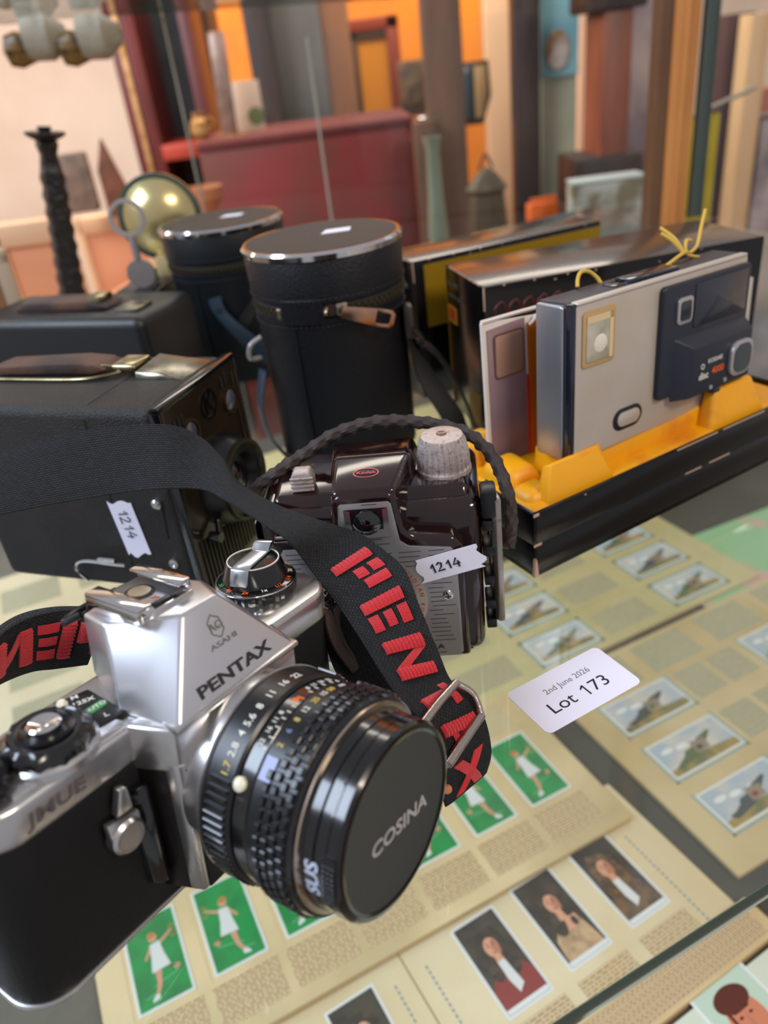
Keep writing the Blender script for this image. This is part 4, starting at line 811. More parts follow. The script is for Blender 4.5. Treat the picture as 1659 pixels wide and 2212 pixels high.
# clasp and strap on the top
hl = ob('leather_handle', [prism([(-128, 101), (-118, 104), (-70, 106), (-56, 105), (-52, 102.5), (-60, 100.4), (-128, 99.6)], 38, 54, 'y', 1)], mat('worn_dark_leather', (58, 44, 40), 0.6, var=((92, 62, 48), 40), bump=(200, .6, .001)), bc)
cl = ob('handle_clasp', [box(-50, -36, 40, 56, 100.5, 104.5, 1.6, 3), tube([(-66, 40, 103), (-56, 41, 104), (-48, 42, 103)], .8), tube([(-128, 32, 100), (-70, 32, 100), (-52, 35, 100.6), (-44, 42, 101)], .9)], mat('nickel_brass', (186, 176, 140), 0.25, 1.0, var=((146, 132, 96), 90)), bc)
ob('top_plate', [hexa([(-34, 36, 99), (-8, 36, 99), (-6, 62, 99), (-34, 62, 99)], [(-34, 37, 102.4), (-22, 38, 101.5), (-20, 60, 101.5), (-34, 60, 103.4)], .4), box(-26, -20, 46, 60, 99, 100.6, .5)], mat('worn_chrome', (150, 146, 130), 0.25, .9, var=((90, 84, 70), 60)), bc)
ob('side_slot', [prism([(-14.2, 33), (-13, 33), (-11.6, 50), (-13, 51)], -.4, .6, 'y')], blk_matte, bc)
ob('side_knob', lathe([(2.6, .2), (2.6, -1.6), (1.6, -2.4), (0, -2.5)], 32, 'y', (-13.4, 0, 52.5)), chrome, bc)
ob('side_rivet', lathe([(2.6, .2), (2.5, -1.0), (1.4, -1.4), (0.4, -.6), (0, -.6)], 32, 'y', (-14, 0, 18.7)), chrome, bc)
ob('side_latch', [tube([(-68, -2, 4), (-72, -3, 12), (-66, -3, 17), (-50, -3, 17), (-42, -2, 16)], .9, 8), tube([(-56, -3, 19), (-46, -3, 19)], 1.1, 8, 0)], chrome_b, bc)
sticker('price_sticker', 29, 13.5, bc, T(-33.5, -.2, 37) @ RX(90) @ RZ(-85), '1214', 8.0, 'white paper price sticker set sideways')
# ================================================================== second black camera behind it
c2 = thing('folding_camera', 'closed black folding camera with leather handle, behind the box camera', 'camera', (-140, 520, 0), -21)
ob('body', [box(-150, 0, -10, 62, 0, 88, 7, 4)], mat('black_hide', (20, 20, 22), 0.4, bump=(900, .5, .0004)), c2)
ob('leather_handle', prism([(-120, 90), (-108, 94), (-60, 94.5), (-44, 92), (-40, 89), (-60, 88), (-120, 87.6)], 12, 34, 'y', 1), mat('worn_dark_leather', (0, 0, 0)), c2)
ob('handle_clasp', box(-58, -46, 14, 30, 92, 97, 1.5), mat('nickel_brass', (0, 0, 0)), c2); ob('frame_finder', [box(-30, -12, 6, 26, 87.6, 90.4, 1), box(-26, -16, 8, 20, 90, 91, .4)], mat('worn_chrome', (0, 0, 0)), c2)
c3 = thing('bellows_camera', 'dark ribbed camera with milled grey knob between the folding camera and the rear lens case', 'camera', (-184, 630, 0), -8)
ob('body', [box(-10, 24, 0, 50, 0, 80, 3)] + [box(-12, 26, -2 - (i % 2) * 2, 52, 8 + i * 8, 14 + i * 8, 1.6) for i in range(9)], mat('plum_black', (36, 28, 30), 0.4), c3)
ob('milled_knob', lathe([(9, 80), (9.4, 82), (9.4, 91), (8.6, 92), (0, 92)], 72, 'z', (14, 20, 0), flute=(36, .8, 9)), mat('milled_grey', (150, 150, 150), 0.4, 0.7), c3)

# ================================================================== lens cases
def lens_case(name, label, cx, cy, r, h, m, zipz, pull_ang, lab_rot, rot=0, strapside=1):
    t = thing(name, label, 'lens case', (cx, cy, 0), rot, None)
    prof = [(r * .93, 0), (r * .955, 3), (r * .965, zipz - 6), (r * .975, zipz - 5)]
    ob('barrel', lathe([(r * .9, 0), (r * .945, 2), (r * .965, zipz - 8), (r * .972, zipz - 4.2), (r * .94, zipz - 3.4), (0, zipz - 3.4)], 96), m, t)
    ob('lid', lathe([(0, zipz + 3.4), (r * .95, zipz + 3.4), (r * .985, zipz + 4.4), (r * 1.0, h - 6), (r * .985, h - 4.6)], 96), m, t)
    ob('zip_tape', lathe([(r * .95, zipz - 4), (r * .965, zipz), (r * .95, zipz + 4)], 96), mat('zip_tape_black', (26, 25, 24), 0.7), t)
    teeth = []
    for i in range(150):
        a = i * 360 / 150
        if pull_ang is not None and not (pull_ang < a < 340) : continue
        teeth.append(box(r * .955, r * .992, -.42, .42, zipz - 1.6 + (i % 2) * 1.2, zipz + .4 + (i % 2) * 1.2, .1, 1, RZ(a - 90)))
    ob('zip_teeth', teeth, mat('antique_brass', (112, 98, 70), 0.35, 0.8), t)
    ob('chrome_rim', lathe([(r * .985, h - 5), (r * 1.012, h - 4.4), (r * 1.02, h - 1.6), (r * .99, h), (r * .96, h)], 128), chrome_b, t)
    ob('lid_top', lathe([(0, h - 1), (r * .965, h - 1), (r * .95, h + .2), (0, h + .6)], 96), mat('lid_leatherette', (34, 28, 24), 0.55, bump=(900, .8, .0006)), t)
    ob('stitching', [box(r * .983 - (0 if z > zipz else .9), r * .999 - (0 if z > zipz else .9), -.9, .9, z, z + .35, 0, 1, RZ(a)) for z in (zipz + 6.6, zipz - 8.8) for a in range(0, 360, 4)], mat('black_thread', (48, 48, 56), 0.6), t)
    ob('back_seam', box(r * .955, r * .98, -.5, .5, 4, zipz - 8, .3, 1, RZ(-118)), m, t)
    o = ob('top_sticker', prism([(-9, -5), (8, -6.5), (11, 4), (-4, 6)], h + .5, h + .75, 'z', m=T(8, 6, 0) @ RZ(lab_rot)), paperwhite, t)
    o['label'] = 'small white paper sticker'
    return t, r
t1, r1 = lens_case('lens_case', 'front black cylindrical leather lens case with silver zip pull', -16, 470, 46.5, 133, caseleather, 101, 8, 10)
# hanging zip pull and stitched patch at the front of the front case
def on_case(a, r, z): return Vv((r * sin(rad(a)), -r * cos(rad(a)), z))
ob('patch', [lathe([(46.2, 92), (46.6, 93), (46.6, 109), (46.2, 110)], 96)], mat('lens_case_leather', (0, 0, 0)), t1) if False else None
zs = ob('zip_slider', [box(-3.4, 3.4, -47.6, -43, 98, 105, 1, 2, RZ(9)), tube([(-1, -48.6, 100), (-2, -50.6, 101.5), (-1, -48.4, 103.4)], 1.0, m_ if False else 10)], mat('old_nickel', (184, 168, 150), 0.25, 1.0), t1)
zp = prism([(0, -3.1), (6, -3.6), (25, -5.2), (30.5, -4.6), (31.5, -3), (31.5, 3), (30.5, 4.6), (25, 5.2), (6, 3.6), (0, 3.1)], -.6, .6, 'y', .3)
ZM = T(7, -50.6, 101) @ RZ(14) @ RY(19)
pullm = mat('pull_copper_nickel', (206, 160, 132), 0.25, 1.0, var=((186, 150, 130), 60))
bars_ = [prism([(0, -3.1), (20, -5.0), (20, 5.0), (0, 3.1)], -.6, .6, 'y', .2, m=ZM), prism([(20, -5), (29, -4.9), (31, -3), (31, 3), (29, 4.9), (20, 5), (20, 3.2), (27.6, 3.0), (28.4, 2), (28.4, -2), (27.6, -3.0), (20, -3.2)], -.6, .6, 'y', .2, m=ZM)]
ob('pull_tab', bars_, pullm, zs)
ob('zip_gap', prism(disc_poly(-2, 101.5, 5, 3.2, 20), -46.4, -45.0, 'y', m=RZ(4)), mat('dark_red_lining', (40, 12, 12), 0.7), t1)
ob('zip_end', [box(-1.6, 1.6, -46.6, -44, 97, 103, .4, 1, RZ(-38))], mat('old_nickel', (0, 0, 0)), t1)
pt = []
bmp = bmesh.new()
for i in range(13):
    a0 = -34 + i * 2.4
    pt.append(box(-1.2, 1.2, -46.6, -44.2, 94, 108, .5, 1, RZ(a0)))
ob('leather_patch', pt, caseleather, t1)
def strap_on(t, r, side, m, pts, w_=7):
    bm, _m, _l, _n = ribbon([(Vv(p) + Vv((0, 0, w_)), Vv(p) - Vv((0, 0, w_))) for p in pts], 2, 6, 4)
    return ob('shoulder_strap', bm, m, t)
sd = mat('strap_leather_dark', (30, 30, 32), 0.45, bump=(500, .4, .0005)); sd2 = mat('strap_leather_blue', (40, 56, 70), 0.35, bump=(500, .3, .0004))
def loopstrap(t, secs, m, name='shoulder_strap'):
    bm, _m, _l, _n = ribbon([(Vv(a), Vv(b)) for a, b in secs], 2.2, 8, 4); return ob(name, bm, m, t)
loopstrap(t1, [((46, -14, 84), (42, -22, 84)), ((49, -14, 66), (44, -24, 66)), ((58, -18, 46), (48, -28, 46)), ((72, -22, 22), (60, -32, 20)), ((76, -24, 10), (66, -36, 6)), ((84, -22, 4), (76, -36, 3))], sd)
loopstrap(t1, [((46, -12, 70), (48, -22, 70)), ((58, -8, 62), (60, -20, 58)), ((68, -6, 46), (70, -20, 40)), ((76, -6, 26), (78, -22, 20)), ((80, -8, 6), (82, -24, 4))], sd)
ob('strap_fitting', [box(42, 48, -24, -13, 72, 92, 2, 2), tube([(48, -26, 78), (52, -22, 70), (50, -14, 62)], 1.4)], mat('dull_gunmetal', (70, 66, 64), 0.35, .6), t1)
loopstrap(t1, [((-44, -20, 62), (-49, -10, 62)), ((-50, -24, 40), (-54, -12, 40)), ((-48, -22, 18), (-53, -10, 18)), ((-40, -24, 4), (-44, -12, 4))], sd2, 'short_strap')
ob('strap_loop', tube([(-43, -20, 84), (-50, -22, 80), (-52, -20, 72), (-46, -16, 70)], 1.5), mat('dull_silver', (0, 0, 0)), t1)
t2, r2 = lens_case('lens_case', 'rear green black cylindrical leather lens case with closed brass zip', -100, 655, 49, 122, caseleather2, 93, None, 4)
loopstrap(t2, [((-14, -49, 72), (-4, -50, 74)), ((-12, -51, 62), (-2, -52, 62)), ((0, -56, 44), (12, -56, 46)), ((18, -60, 22), (34, -58, 26)), ((40, -58, 4), (54, -54, 6))], sd2)
loopstrap(t2, [((10, -50, 44), (6, -52, 54)), ((26, -56, 64), (26, -58, 74)), ((44, -52, 72), (44, -54, 80)), ((52, -40, 72), (52, -42, 82))], sd)
ob('stud', lathe([(0, -2), (2, -1.6), (2.2, 0)], 20, 'y', (-7, -52, 64)), mat('dull_gunmetal', (0, 0, 0)), t2)

# ================================================================== black display tray with yellow insert, right
TX, TY, TA = 66.5, 292.5, 28
tr = thing('display_tray', 'long low glossy black card tray holding the yellow insert and flat camera', 'tray', (TX, TY, 0), TA)
ob('tray_base', [box(0, 196, 0, 76, 0, 3, .3), box(0, 196, 0, 2.5, 0, 18, .5), box(0, 196, 73.5, 76, 0, 18, .5), box(0, 2.5, 0, 76, 0, 18, .5), box(193.5, 196, 0, 76, 0, 18, .5)], blackcard, tr)
ob('tray_collar', [box(-.8, 196.8, -.8, 1.6, 18.4, 35, .6), box(-.8, 196.8, 74.4, 76.8, 18.4, 35, .6), box(-.8, 1.6, -.8, 76.8, 18.4, 35, .6), box(194.4, 196.8, -.8, 76.8, 18.4, 35, .6)], blackcard, tr)
for b_ in ([prism([(0, 0), (2.6, 0), (1.5, 9), (.6, 11)], -.25, .1, 'y'), prism([(0, 0), (1.6, 0), (.5, 10), (0, 11)], -.25, .1, 'x'), box(-.95, 2.4, -.95, -.5, 33.6, 35.2, .2), box(-.95, 3.8, -.95, -.7, 17.6, 18.9, .2)] + [box(x, x + l, -.98, -.7, z, z + .7, .2) for x, l, z in ((30, 1, 33.4), (92, 30, 34.5), (126, 24, 34.5), (100, 12, 18.2), (118, 16, 18.2), (150, 9, 34.4))]): ob('worn_patch', b_, cardworn, tr)
def softblock(lo, hi, b=3): return hexa(lo, hi, b, 4)
yi = thing('yellow_insert', 'moulded yellow holder filling the tray around the flat camera', 'insert', (TX, TY, 0), TA)
def zb(x0, x1, y0, y1, z0, z1, i=3.5, b=3): return softblock([(x0, y0, z0), (x1, y0, z0), (x1, y1, z0), (x0, y1, z0)], [(x0 + i, y0 + i * .8, z1), (x1 - i, y0 + i * .8, z1), (x1 - i * .6, y1, z1), (x0 + i * .6, y1, z1)], b)
ins = [box(3, 193, 3, 73, 20, 33.6, 3, 4), zb(10, 56, 2.4, 11.5, 28, 49.5, 9, 6.5), zb(122, 168, 2.4, 14.5, 28, 52, 9, 7), zb(4, 30, 22, 48, 26, 42, 5, 5), zb(34, 160, 13, 40, 30, 43.6, 2, 2), zb(3, 25, 6, 24, 26, 38, 5, 4),
       zb(4, 30, 54, 71, 30, 48, 4, 5), zb(150, 190, 54, 70, 26, 46, 6, 5)]
ob('moulding', ins, yellowplastic, yi)

# ---- flat disc film camera standing in the insert
dc = thing('disc_camera', 'flat silver and navy disc film camera standing upright in the yellow insert', 'camera', (TX + 31.4 * cos(rad(TA)) - 11 * sin(rad(TA)), TY + 31.4 * sin(rad(TA)) + 11 * cos(rad(TA)), 44), 31)
dsil = mat('champagne_silver', (196, 186, 176), 0.38, 0.35, bump=(1500, .05, .0001), var=((190, 176, 160), 20))
navy = mat('navy_plastic', (30, 34, 48), 0.38); navyg = mat('navy_gloss', (22, 26, 38), 0.12, coat=.5)
W, H, D = 125, 74, 20
LEAN = RX(-2)
PRE.append(T(0, 0, 1) @ LEAN @ RY(2.1))
def V_(x, z): return (x, z)
ob('body', prism(rrect(0, W, 0, H, 2), 2.4, D, 'y', 1.2, 3), navy, dc)
ob('front_shell', [prism(rrect(2.2, W - 1, 0, H - .6, 2.2), -.6, 2.6, 'y', .5), box(2.6, W - 2, -1.2, 3.2, H - 1.4, H + .4, .8, 3)], dsil, dc)
ob('end_plate', [prism(rrect(3.6, D, 1, H - 1, 1.6), -1.6, .6, 'x', .8, 3)], mat('satin_end_metal', (176, 178, 184), 0.32, 0.85), dc)
ob('end_band', box(-.4, 2.4, -.8, 3.8, 0, H, .5), navyg, dc)
fl = ob('flash_window', [prism(rrect(6, 27, 44, 69.5, 2), -1.3, -.4, 'y', .3)], mat('tan_flash_frame', (196, 160, 112), 0.35, .2), dc)
ob('flash_lens', prism(rrect(8.2, 24.8, 46.4, 67, 1), -1.7, -1.2, 'y', .2), mat('flash_lens', (190, 184, 166), 0.12, coat=1, var=((150, 144, 126), 60)), fl)
ob('flash_tube', lathe([(0, -2.2), (3.4, -2), (4.4, -1.6)], 32, 'y', (17, 0, 54)), mat('flash_tube_white', (226, 220, 204), 0.3), fl)
ob('flash_bevel', [prism([(8.2, 64), (24.8, 64), (24.8, 67), (8.2, 67)], -1.9, -1.6, 'y'), prism([(22.6, 46.4), (24.8, 46.4), (24.8, 67), (22.6, 67)], -1.9, -1.6, 'y')], mat('flash_bevel_cream', (216, 196, 150), 0.3), fl)
ob('lens_panel', [prism(rrect(57, 124, 15, 70, 2.4), -3.4, -.4, 'y', .8, 3)], navy, dc)
ob('lens_step', hexa([(66, -3, 12), (123, -3, 12), (123, -3, 44), (66, -3, 44)], [(74, -9, 13), (123, -9, 13), (122.4, -9, 38), (76, -9, 38)], .8, 3), navy, dc)
ob('cover_slide', prism(rrect(80, 121, 46.5, 68, 1), -3.8, -3.2, 'y', .3), navyg, dc)
fw = ob('finder_frame', prism(rrect(66.6, 77.6, 50.6, 63.4, 2.4), -4.6, -3.2, 'y', .3), mat('frame_silver', (186, 182, 184), 0.3, .6), dc); ob('finder_glass', prism(rrect(68.4, 75.8, 52.4, 61.6, 1.4), -5, -4.4, 'y'), lensglass, fw)
lf = ob('lens_frame', prism(rrect(103.5, 121.5, 16.4, 34.6, 6), -11, -8.6, 'y', .5), mat('frame_silver', (0, 0, 0)), dc); ob('lens_glass', [prism(rrect(105.6, 119.4, 18.2, 32.8, 5), -11.4, -10.8, 'y')], lensglass, lf)
ob('release_button', prism(rrect(28.4, 49, 6.6, 17.6, 5.5), -1.0, -.3, 'y', .2), blk_satin, dc); ob('button_face', prism(rrect(31, 46.6, 8.6, 15.8, 3.6), -1.8, -.8, 'y', .4), dsil, dc)
letter_on('KODAK', 3.0, 92.5, 29.2, white_ink, dc, .05, 1.1, -9.2); letter_on('disc', 5.0, 83.8, 22.6, white_ink, dc, .10, 1.0, -9.3); letter_on('4000', 4.8, 95.2, 23.4, orange_ink, dc, .06, 1.0, -9.2)
ob('disc_mark', _ring([(1.0, -9.4), (1.4, -9.4), (1.4, -9.1), (1.0, -9.1)], 20, 'y', (82.6, 0, 27.6), None), white_ink, dc)
for x, z in ((91, 14.8), (102.4, 15.8)): ob('screw', lathe([(0, -9.5), (1.1, -9.4), (1.2, -9)], 20, 'y', (x, 0, z)), mat('frame_silver', (0, 0, 0)), dc)
ob('step_tab', box(93, 99, -9.4, -6, 10.6, 13.6, .4), navyg, dc)
ob('top_slider', [box(44, 78, 5, 15, H - .2, H + 1.6, .6), box(34, 44, 6, 14, H - .6, H + .5, .3)], navyg, dc)
PRE.pop()
# ---- picture backing card behind the camera
bcx, bcy = 14.6, 48
crd = thing('backing_card', 'stiff white edged card printed lilac and orange, standing behind the disc camera', 'card', (TX, TY, 0), TA)
ob('sheet', [hexa([(14.4, 50, 34), (206, 50, 34), (206, 50.8, 34), (14.4, 50.8, 34)], [(15, 52, 108), (206, 52, 86), (206, 52.8, 86), (15, 52.8, 108)], .1), tube([(15, 52, 108.5), (60, 51.6, 107), (110, 51.4, 100), (206, 51.6, 87)], 1.0, 6), tube([(14.4, 50, 36), (14.8, 51, 72), (15, 52, 108)], .8, 6)], mat('card_edge_white', (224, 214, 206), 0.6), crd)
ob('lilac_print', [hexa([(17, 49.4, 34), (40, 49.4, 34), (40, 49.9, 34), (17, 49.9, 34)], [(17.4, 51.2, 104), (40, 51.2, 105), (40, 51.8, 105), (17.4, 51.8, 104)])], mat('lilac_print', (166, 138, 142), 0.35, var=((120, 104, 128), 14, (.4, .7))), crd)
ob('orange_stripe', hexa([(41.4, 48.8, 34), (52, 48.8, 34), (52, 49.8, 34), (41.4, 49.8, 34)], [(41.4, 50.6, 102), (52, 50.6, 102), (52, 51.6, 102), (41.4, 51.6, 102)]), mat('orange_print', (216, 116, 18), 0.4), crd)
ob('red_stripe', hexa([(40, 48.8, 34), (41.4, 48.8, 34), (41.4, 49.8, 34), (40, 49.8, 34)], [(40, 50.0, 76), (41.4, 50.0, 76), (41.4, 51, 76), (40, 51, 76)]), mat('red_print', (214, 50, 50), 0.4), crd)
pc_ = prism(rrect(20.5, 38.5, 79, 101, 2), 50.2, 51.2, 'y', .2); ob('printed_panel_outline', pc_, mat('printed_brown', (104, 72, 58), 0.4), crd); ob('printed_panel', prism(rrect(21.3, 37.7, 79.8, 100.2, 1.6), 49.8, 50.8, 'y', .1), mat('printed_tan', (176, 136, 116), 0.4), crd)
ob('torn_tab', tube([(46, 50, 105), (43.5, 49, 103), (41, 49, 101.5)], .8, 6), mat('card_edge_white', (0, 0, 0)), crd)
ob('grey_end', hexa([(203, 49, 46), (209, 49, 46), (209, 50, 46), (203, 50, 46)], [(205, 50.6, 88), (210, 50.6, 86), (210, 52, 86), (205, 52, 88)], .3), mat('grey_white_card', (186, 182, 174), 0.6), crd)
yc = thing('ribbon_bow', 'thin yellow cord looped over the back of the disc camera', 'cord', (TX, TY, 0), TA)
ob('strands', [tube(p, .9, 8) for p in ([(57, 34, 118), (59, 36, 121), (63, 38, 123), (68, 38, 122), (71, 36, 119), (72, 34, 116)],
    [(130, 36, 118), (126, 40, 124), (122, 44, 128)], [(130, 36, 118), (130, 42, 124), (128, 50, 129)], [(131, 36, 117), (136, 40, 122), (142, 42, 121)],
    [(134, 36, 117), (142, 38, 119), (149, 42, 126), (156, 46, 133)], [(72, 34, 116), (100, 32, 113), (130, 36, 118), (134, 36, 116), (146, 34, 112)])], mat('yellow_cord', (206, 168, 70), 0.6), yc)

# ================================================================== the two film camera boxes standing behind
def film_box(label, x, y, a, L, Dp, Hh, yel, stripe):
    t = thing('camera_box', label, 'box', (x, y, 0), a)
    ob('carton', box(0, L, 0, Dp, 0, Hh, .8), blackcard, t)
    ob('top_face', box(.6, L - .6, .6, Dp - .6, Hh - .1, Hh + .25, .1), mat('black_top_warm_reflection', (60, 44, 34), 0.24, coat=.4, var=((78, 56, 40), 14), bump=(14, .3, .004)), t)  # brown tone paints the warm background's reflection into the black top
    s_ = ob('yellow_square', box(-.25, .1, Dp * .74, Dp * .98, Hh * .635, Hh * .745), mat('box_yellow', (226, 170, 30), 0.5), t)
    ob('red_mark', [box(-.45, -.2, Dp * .78, Dp * .95, Hh * .65, Hh * .73), ], mat('box_red', (212, 66, 22), 0.5), t)
    for k, s in enumerate(('disc 4000', 'camera outfit')):
        ob('end_lettering', text(s, 5.0, .05, .0, T(-.35, Dp * .93, Hh * .885 - k * 7.4) @ RZ(-90) @ RX(90), 1, False), mat('lettering_grey', (128, 128, 128), 0.5), t)
    if stripe: ob('yellow_edge', [box(-.3, 1.2, Dp - 1.6, Dp + .2, 2, Hh - 2), box(-.28, .1, Dp * .2, Dp * .5, 4, 26)], mat('box_yellow_dull', (150, 112, 20), 0.5), t)
    if yel: ob('yellow_panel', box(8, L - 1, -.4, .2, Hh - 46, Hh - 3.2), mat('box_yellow_side', (150, 118, 18), 0.4), t)
    ob('worn_edges', [box(-.3, .5, Dp * .1 + k * 3.2, Dp * .1 + k * 3.2 + random.uniform(1, 3), Hh - .5, Hh + .3, .2) for k in range(int(Dp / 4))] + [box(q_, q_ + random.uniform(.5, 1.6), -.3, .4, Hh - z_ - .7, Hh - z_, .2) for q_, z_ in ((12, 0), (31, .3), (44, 2), (52, .4), (70, 1), (112, 3), (140, .2), (156, 5)) if q_ < L] + [box(-.3, .5, -.3, .5, Hh * .86, Hh, .2)], cardworn, t)
    return t
b1 = film_box('nearer glossy black camera box with worn edges, right of the lens cases', 73, 442, 11, 184, 69, 98, False, True)
ob('flame_print', [tube([(8 + k * 9, -.4, 78), (6 + k * 9, -.5, 84), (11 + k * 9, -.5, 88), (14 + k * 9, -.5, 80)], .7, 6) for k in range(5)], mat('dark_red_print', (84, 20, 18), 0.5), b1)
film_box('farther black camera box with yellow side panel, behind the nearer box', 40, 527, 20.7, 154, 40, 98, True, False)

# ================================================================== lot ticket on the glass
A_, B_, C_, D2 = Vv((37.3, 219.5)), Vv((77.3, 240.4)), Vv((91.8, 217.8)), Vv((49.9, 196.7))
lt = thing('lot_ticket', 'white rounded paper ticket printed Lot 173 lying on the glass', 'ticket', (64.3, 218.4, 0), 27)
ob('paper', prism(rrect(-23.2, 23.2, -12.8, 12.8, 2.6), .1, .35, 'z', m=RZ(-1)), paperwhite, lt)
ob('date_line', text('2nd June 2026', 4.0, .02, 0, T(.5, 4.4, .38), .98), grey_ink, lt); ob('lot_number', [text('Lot', 8.0, .02, .0, T(-9.2, -3.8, .38), 1.12), text('73', 8.0, .02, .0, T(9.7, -3.8, .38), 1.12), prism([(2.7, -6.5), (3.4, -6.5), (3.4, -.8), (2.75, -.8), (1.2, -2.0), (1.2, -2.7), (2.7, -1.8)], .36, .42, 'z')], dark_ink, lt)

# ================================================================== card albums on the lower shelf
ZL = -310
def album(label, x, y, rz, z, x0, x1, y0, y1, m=cream, th=3, name='card_album', spine=None):
    t = thing(name, label, 'album', (x, y, z), rz)
    ob('pages', prism(rrect(x0, x1, y0, y1, 2), 0, th - .5, 'z', .3), pagecut, t)
    ob('open_page', prism(rrect(x0 + .4, x1 - .4, y0 + .4, y1 - .4, 2), th - .6, th, 'z', .2), m, t)
    if spine is not None: ob('spine_fold', [box(spine - .5, spine + .5, y0 + 1, y1 - 1, th - .2, th + .1), ], mat('fold_brown', (150, 118, 78), 0.8), t)
    return t
def card(t, x, y, z, w_, h_, kind, k=0, rz=0):
    M_ = T(x, y, z) @ RZ(rz); c = ob('picture_card', prism(rrect(0, w_, 0, h_, .8), 0, .45, 'z', m=M_), cardwhite, t)
    def p(pts, z0, m, n='printed_figure'): return ob(n, prism(pts, .4 + z0, .5 + z0, 'z', m=M_), m, c)
    bgs = {'tennis': green, 'portrait': darkbg, 'gun': skyp, 'man': mat('pale_green_ground', (190, 214, 196), 0.6)}
    p([(1.8, 1.8), (w_ - 1.8, 1.8), (w_ - 1.8, h_ - 1.8), (1.8, h_ - 1.8)], 0, bgs[kind], 'printed_ground')
    if kind == 'tennis':
        s = 1 if k % 2 else -1; cx = w_ / 2
        def X(v): return cx + s * v
        p([(X(-3), 46), (X(4), 47), (X(5.5), 36), (X(8), 26), (X(-5), 25), (X(-3.5), 36)], .02, whitep)
        p(disc_poly(X(0), 51, 3, 3.6), .03, skin); p(disc_poly(X(-.6), 53, 3, 2.4), .04, mat('printed_gold_hair', (196, 130, 70), .6))
        p([(X(4), 46), (X(5), 44), (X(14), 50), (X(14), 52)], .03, skin); p([(X(-3), 45), (X(-8), 37), (X(-7), 35.5), (X(-2.5), 42)], .03, skin)
        p([(X(-3), 25), (X(1.4), 25), (X(-.6), 14), (X(-4), 8), (X(-5.6), 9), (X(-3), 16)], .03, skin); p([(X(3), 25), (X(7.4), 25), (X(11), 20), (X(14), 22), (X(13), 24)], .03, skin)
        p([(X(-6), 9.5), (X(-3), 9), (X(-3.4), 6), (X(-8), 5), (X(-8.4), 6.6)], .05, whitep)
        c2_ = ob('racket', _ring([(3.4, .5), (4.0, .5), (4.0, .58), (3.4, .58)], 24, 'z', (0, 0, 0), M_ @ T(X(14), 50, 0) @ Matrix.Diagonal((.6, 1.3, 1, 1))), mat('printed_gold_hair', (0, 0, 0)), c)
        p([(X(-6), 15), (X(12), 19), (X(12), 19.5), (X(-6), 15.6)], .02, mat('pale_green_line', (130, 200, 160), .6)); p([(X(-12), 9), (X(-2), 11), (X(-2), 11.5), (X(-12), 9.6)], .02, mat('pale_green_line', (0, 0, 0)))
    if kind == 'portrait':
        cx = w_ / 2 + (0, 1.5, -2, 0)[k % 4]; hair = (brownhair, brownhair, mat('printed_fair_hair', (120, 88, 56), .6, var=((70, 48, 34), 200)), brownhair)[k % 4]
        if k % 4 != 1: p([(2, 2), (w_ - 2, 2), (w_ - 2, 20), (cx + 8, 30), (cx - 8, 30), (2, 18)], .02, (redp, whitep, mat('printed_armour', (78, 60, 54), .5, var=((120, 90, 60), 100)), redp)[k % 4])
        else: p([(3, 4), (w_ - 3, 4), (w_ - 5, 18), (cx + 9, 29), (cx - 6, 31), (5, 20)], .02, mat('printed_cream_gown', (206, 170, 130), .6, var=((150, 120, 90), 90))); p(disc_poly(cx, 28, 9, 6), .03, skin) if k % 4 == 1 else None
        p(disc_poly(cx - .5, 44, 10.5, 13), .03, hair); p(disc_poly(cx + (6 if k % 4 != 1 else -6), 32, 5.5, 12), .035, hair); p(disc_poly(cx - 7, 32, 5, 11), .036, hair)
        rr_ = random.Random(k + 3)
        for q_ in range(16): p(disc_poly(cx + rr_.choice((-1, 1)) * rr_.uniform(5, 9), rr_.uniform(24, 55), rr_.uniform(1.8, 3.4), rr_.uniform(2, 4.2), 10), .038 + q_ * .0004, hair if q_ % 3 else mat('printed_hair_light', (74, 54, 42), .6))
        p(disc_poly(cx, 43.5, 5.2, 7.2), .05, skin); p(disc_poly(cx + 2.8, 42.5, 2.2, 5.6), .055, mat('printed_skin_shade', (190, 122, 98), .6)); p([(cx - 2.4, 38), (cx + 2.4, 38), (cx + 3, 30), (cx - 3, 30)], .045, skin)
        for s in (-1, 1): p(disc_poly(cx + s * 2, 45, .9, .5, 12), .07, brownhair); p([(cx + s * 1, 46.6), (cx + s * 3.2, 46.8), (cx + s * 3, 47.3), (cx + s * 1, 47.1)], .07, brownhair)
        p([(cx - .4, 45), (cx + .5, 45), (cx + .9, 41.6), (cx - .6, 41.6)], .06, mat('printed_skin_shade', (190, 122, 98), .6)); p(disc_poly(cx, 39.6, 1.5, .6, 12), .07, mat('printed_lip', (160, 60, 56), .6))
        if k % 4 != 1: p([(cx - 2.6, 33), (cx + 2.6, 33), (cx + 4.5, 14), (cx - 1, 10), (cx - 3, 20)], .055, whitep)
        p([(2, 2), (w_ - 2, 2), (w_ - 2, 5.2), (2, 5.2)], .08, cardwhite, 'caption_band')
    if kind == 'gun':
        p([(1.8, 1.8), (w_ - 1.8, 1.8), (w_ - 1.8, 9), (w_ * .5, 12), (1.8, 8)], .02, fieldp)
        r = random.Random(k)
        p([(8, 8 + r.random() * 3), (16, 12), (44, 20 + r.random() * 5), (58, 27), (60, 25), (46, 16), (30, 9), (12, 6)], .03, (gunp, mossp, gunp)[k % 3])
        p(disc_poly(30, 14, 7, 5), .04, (gunp, mossp)[k % 2]); p([(34, 12), (48, 12), (50, 22), (36, 24)], .045, mat('printed_drab', (150, 130, 110), .6))
        for q_ in range(3): p(disc_poly(14 + q_ * 14, 26 - q_ * 2, 6, 2.6), .015, cardwhite)
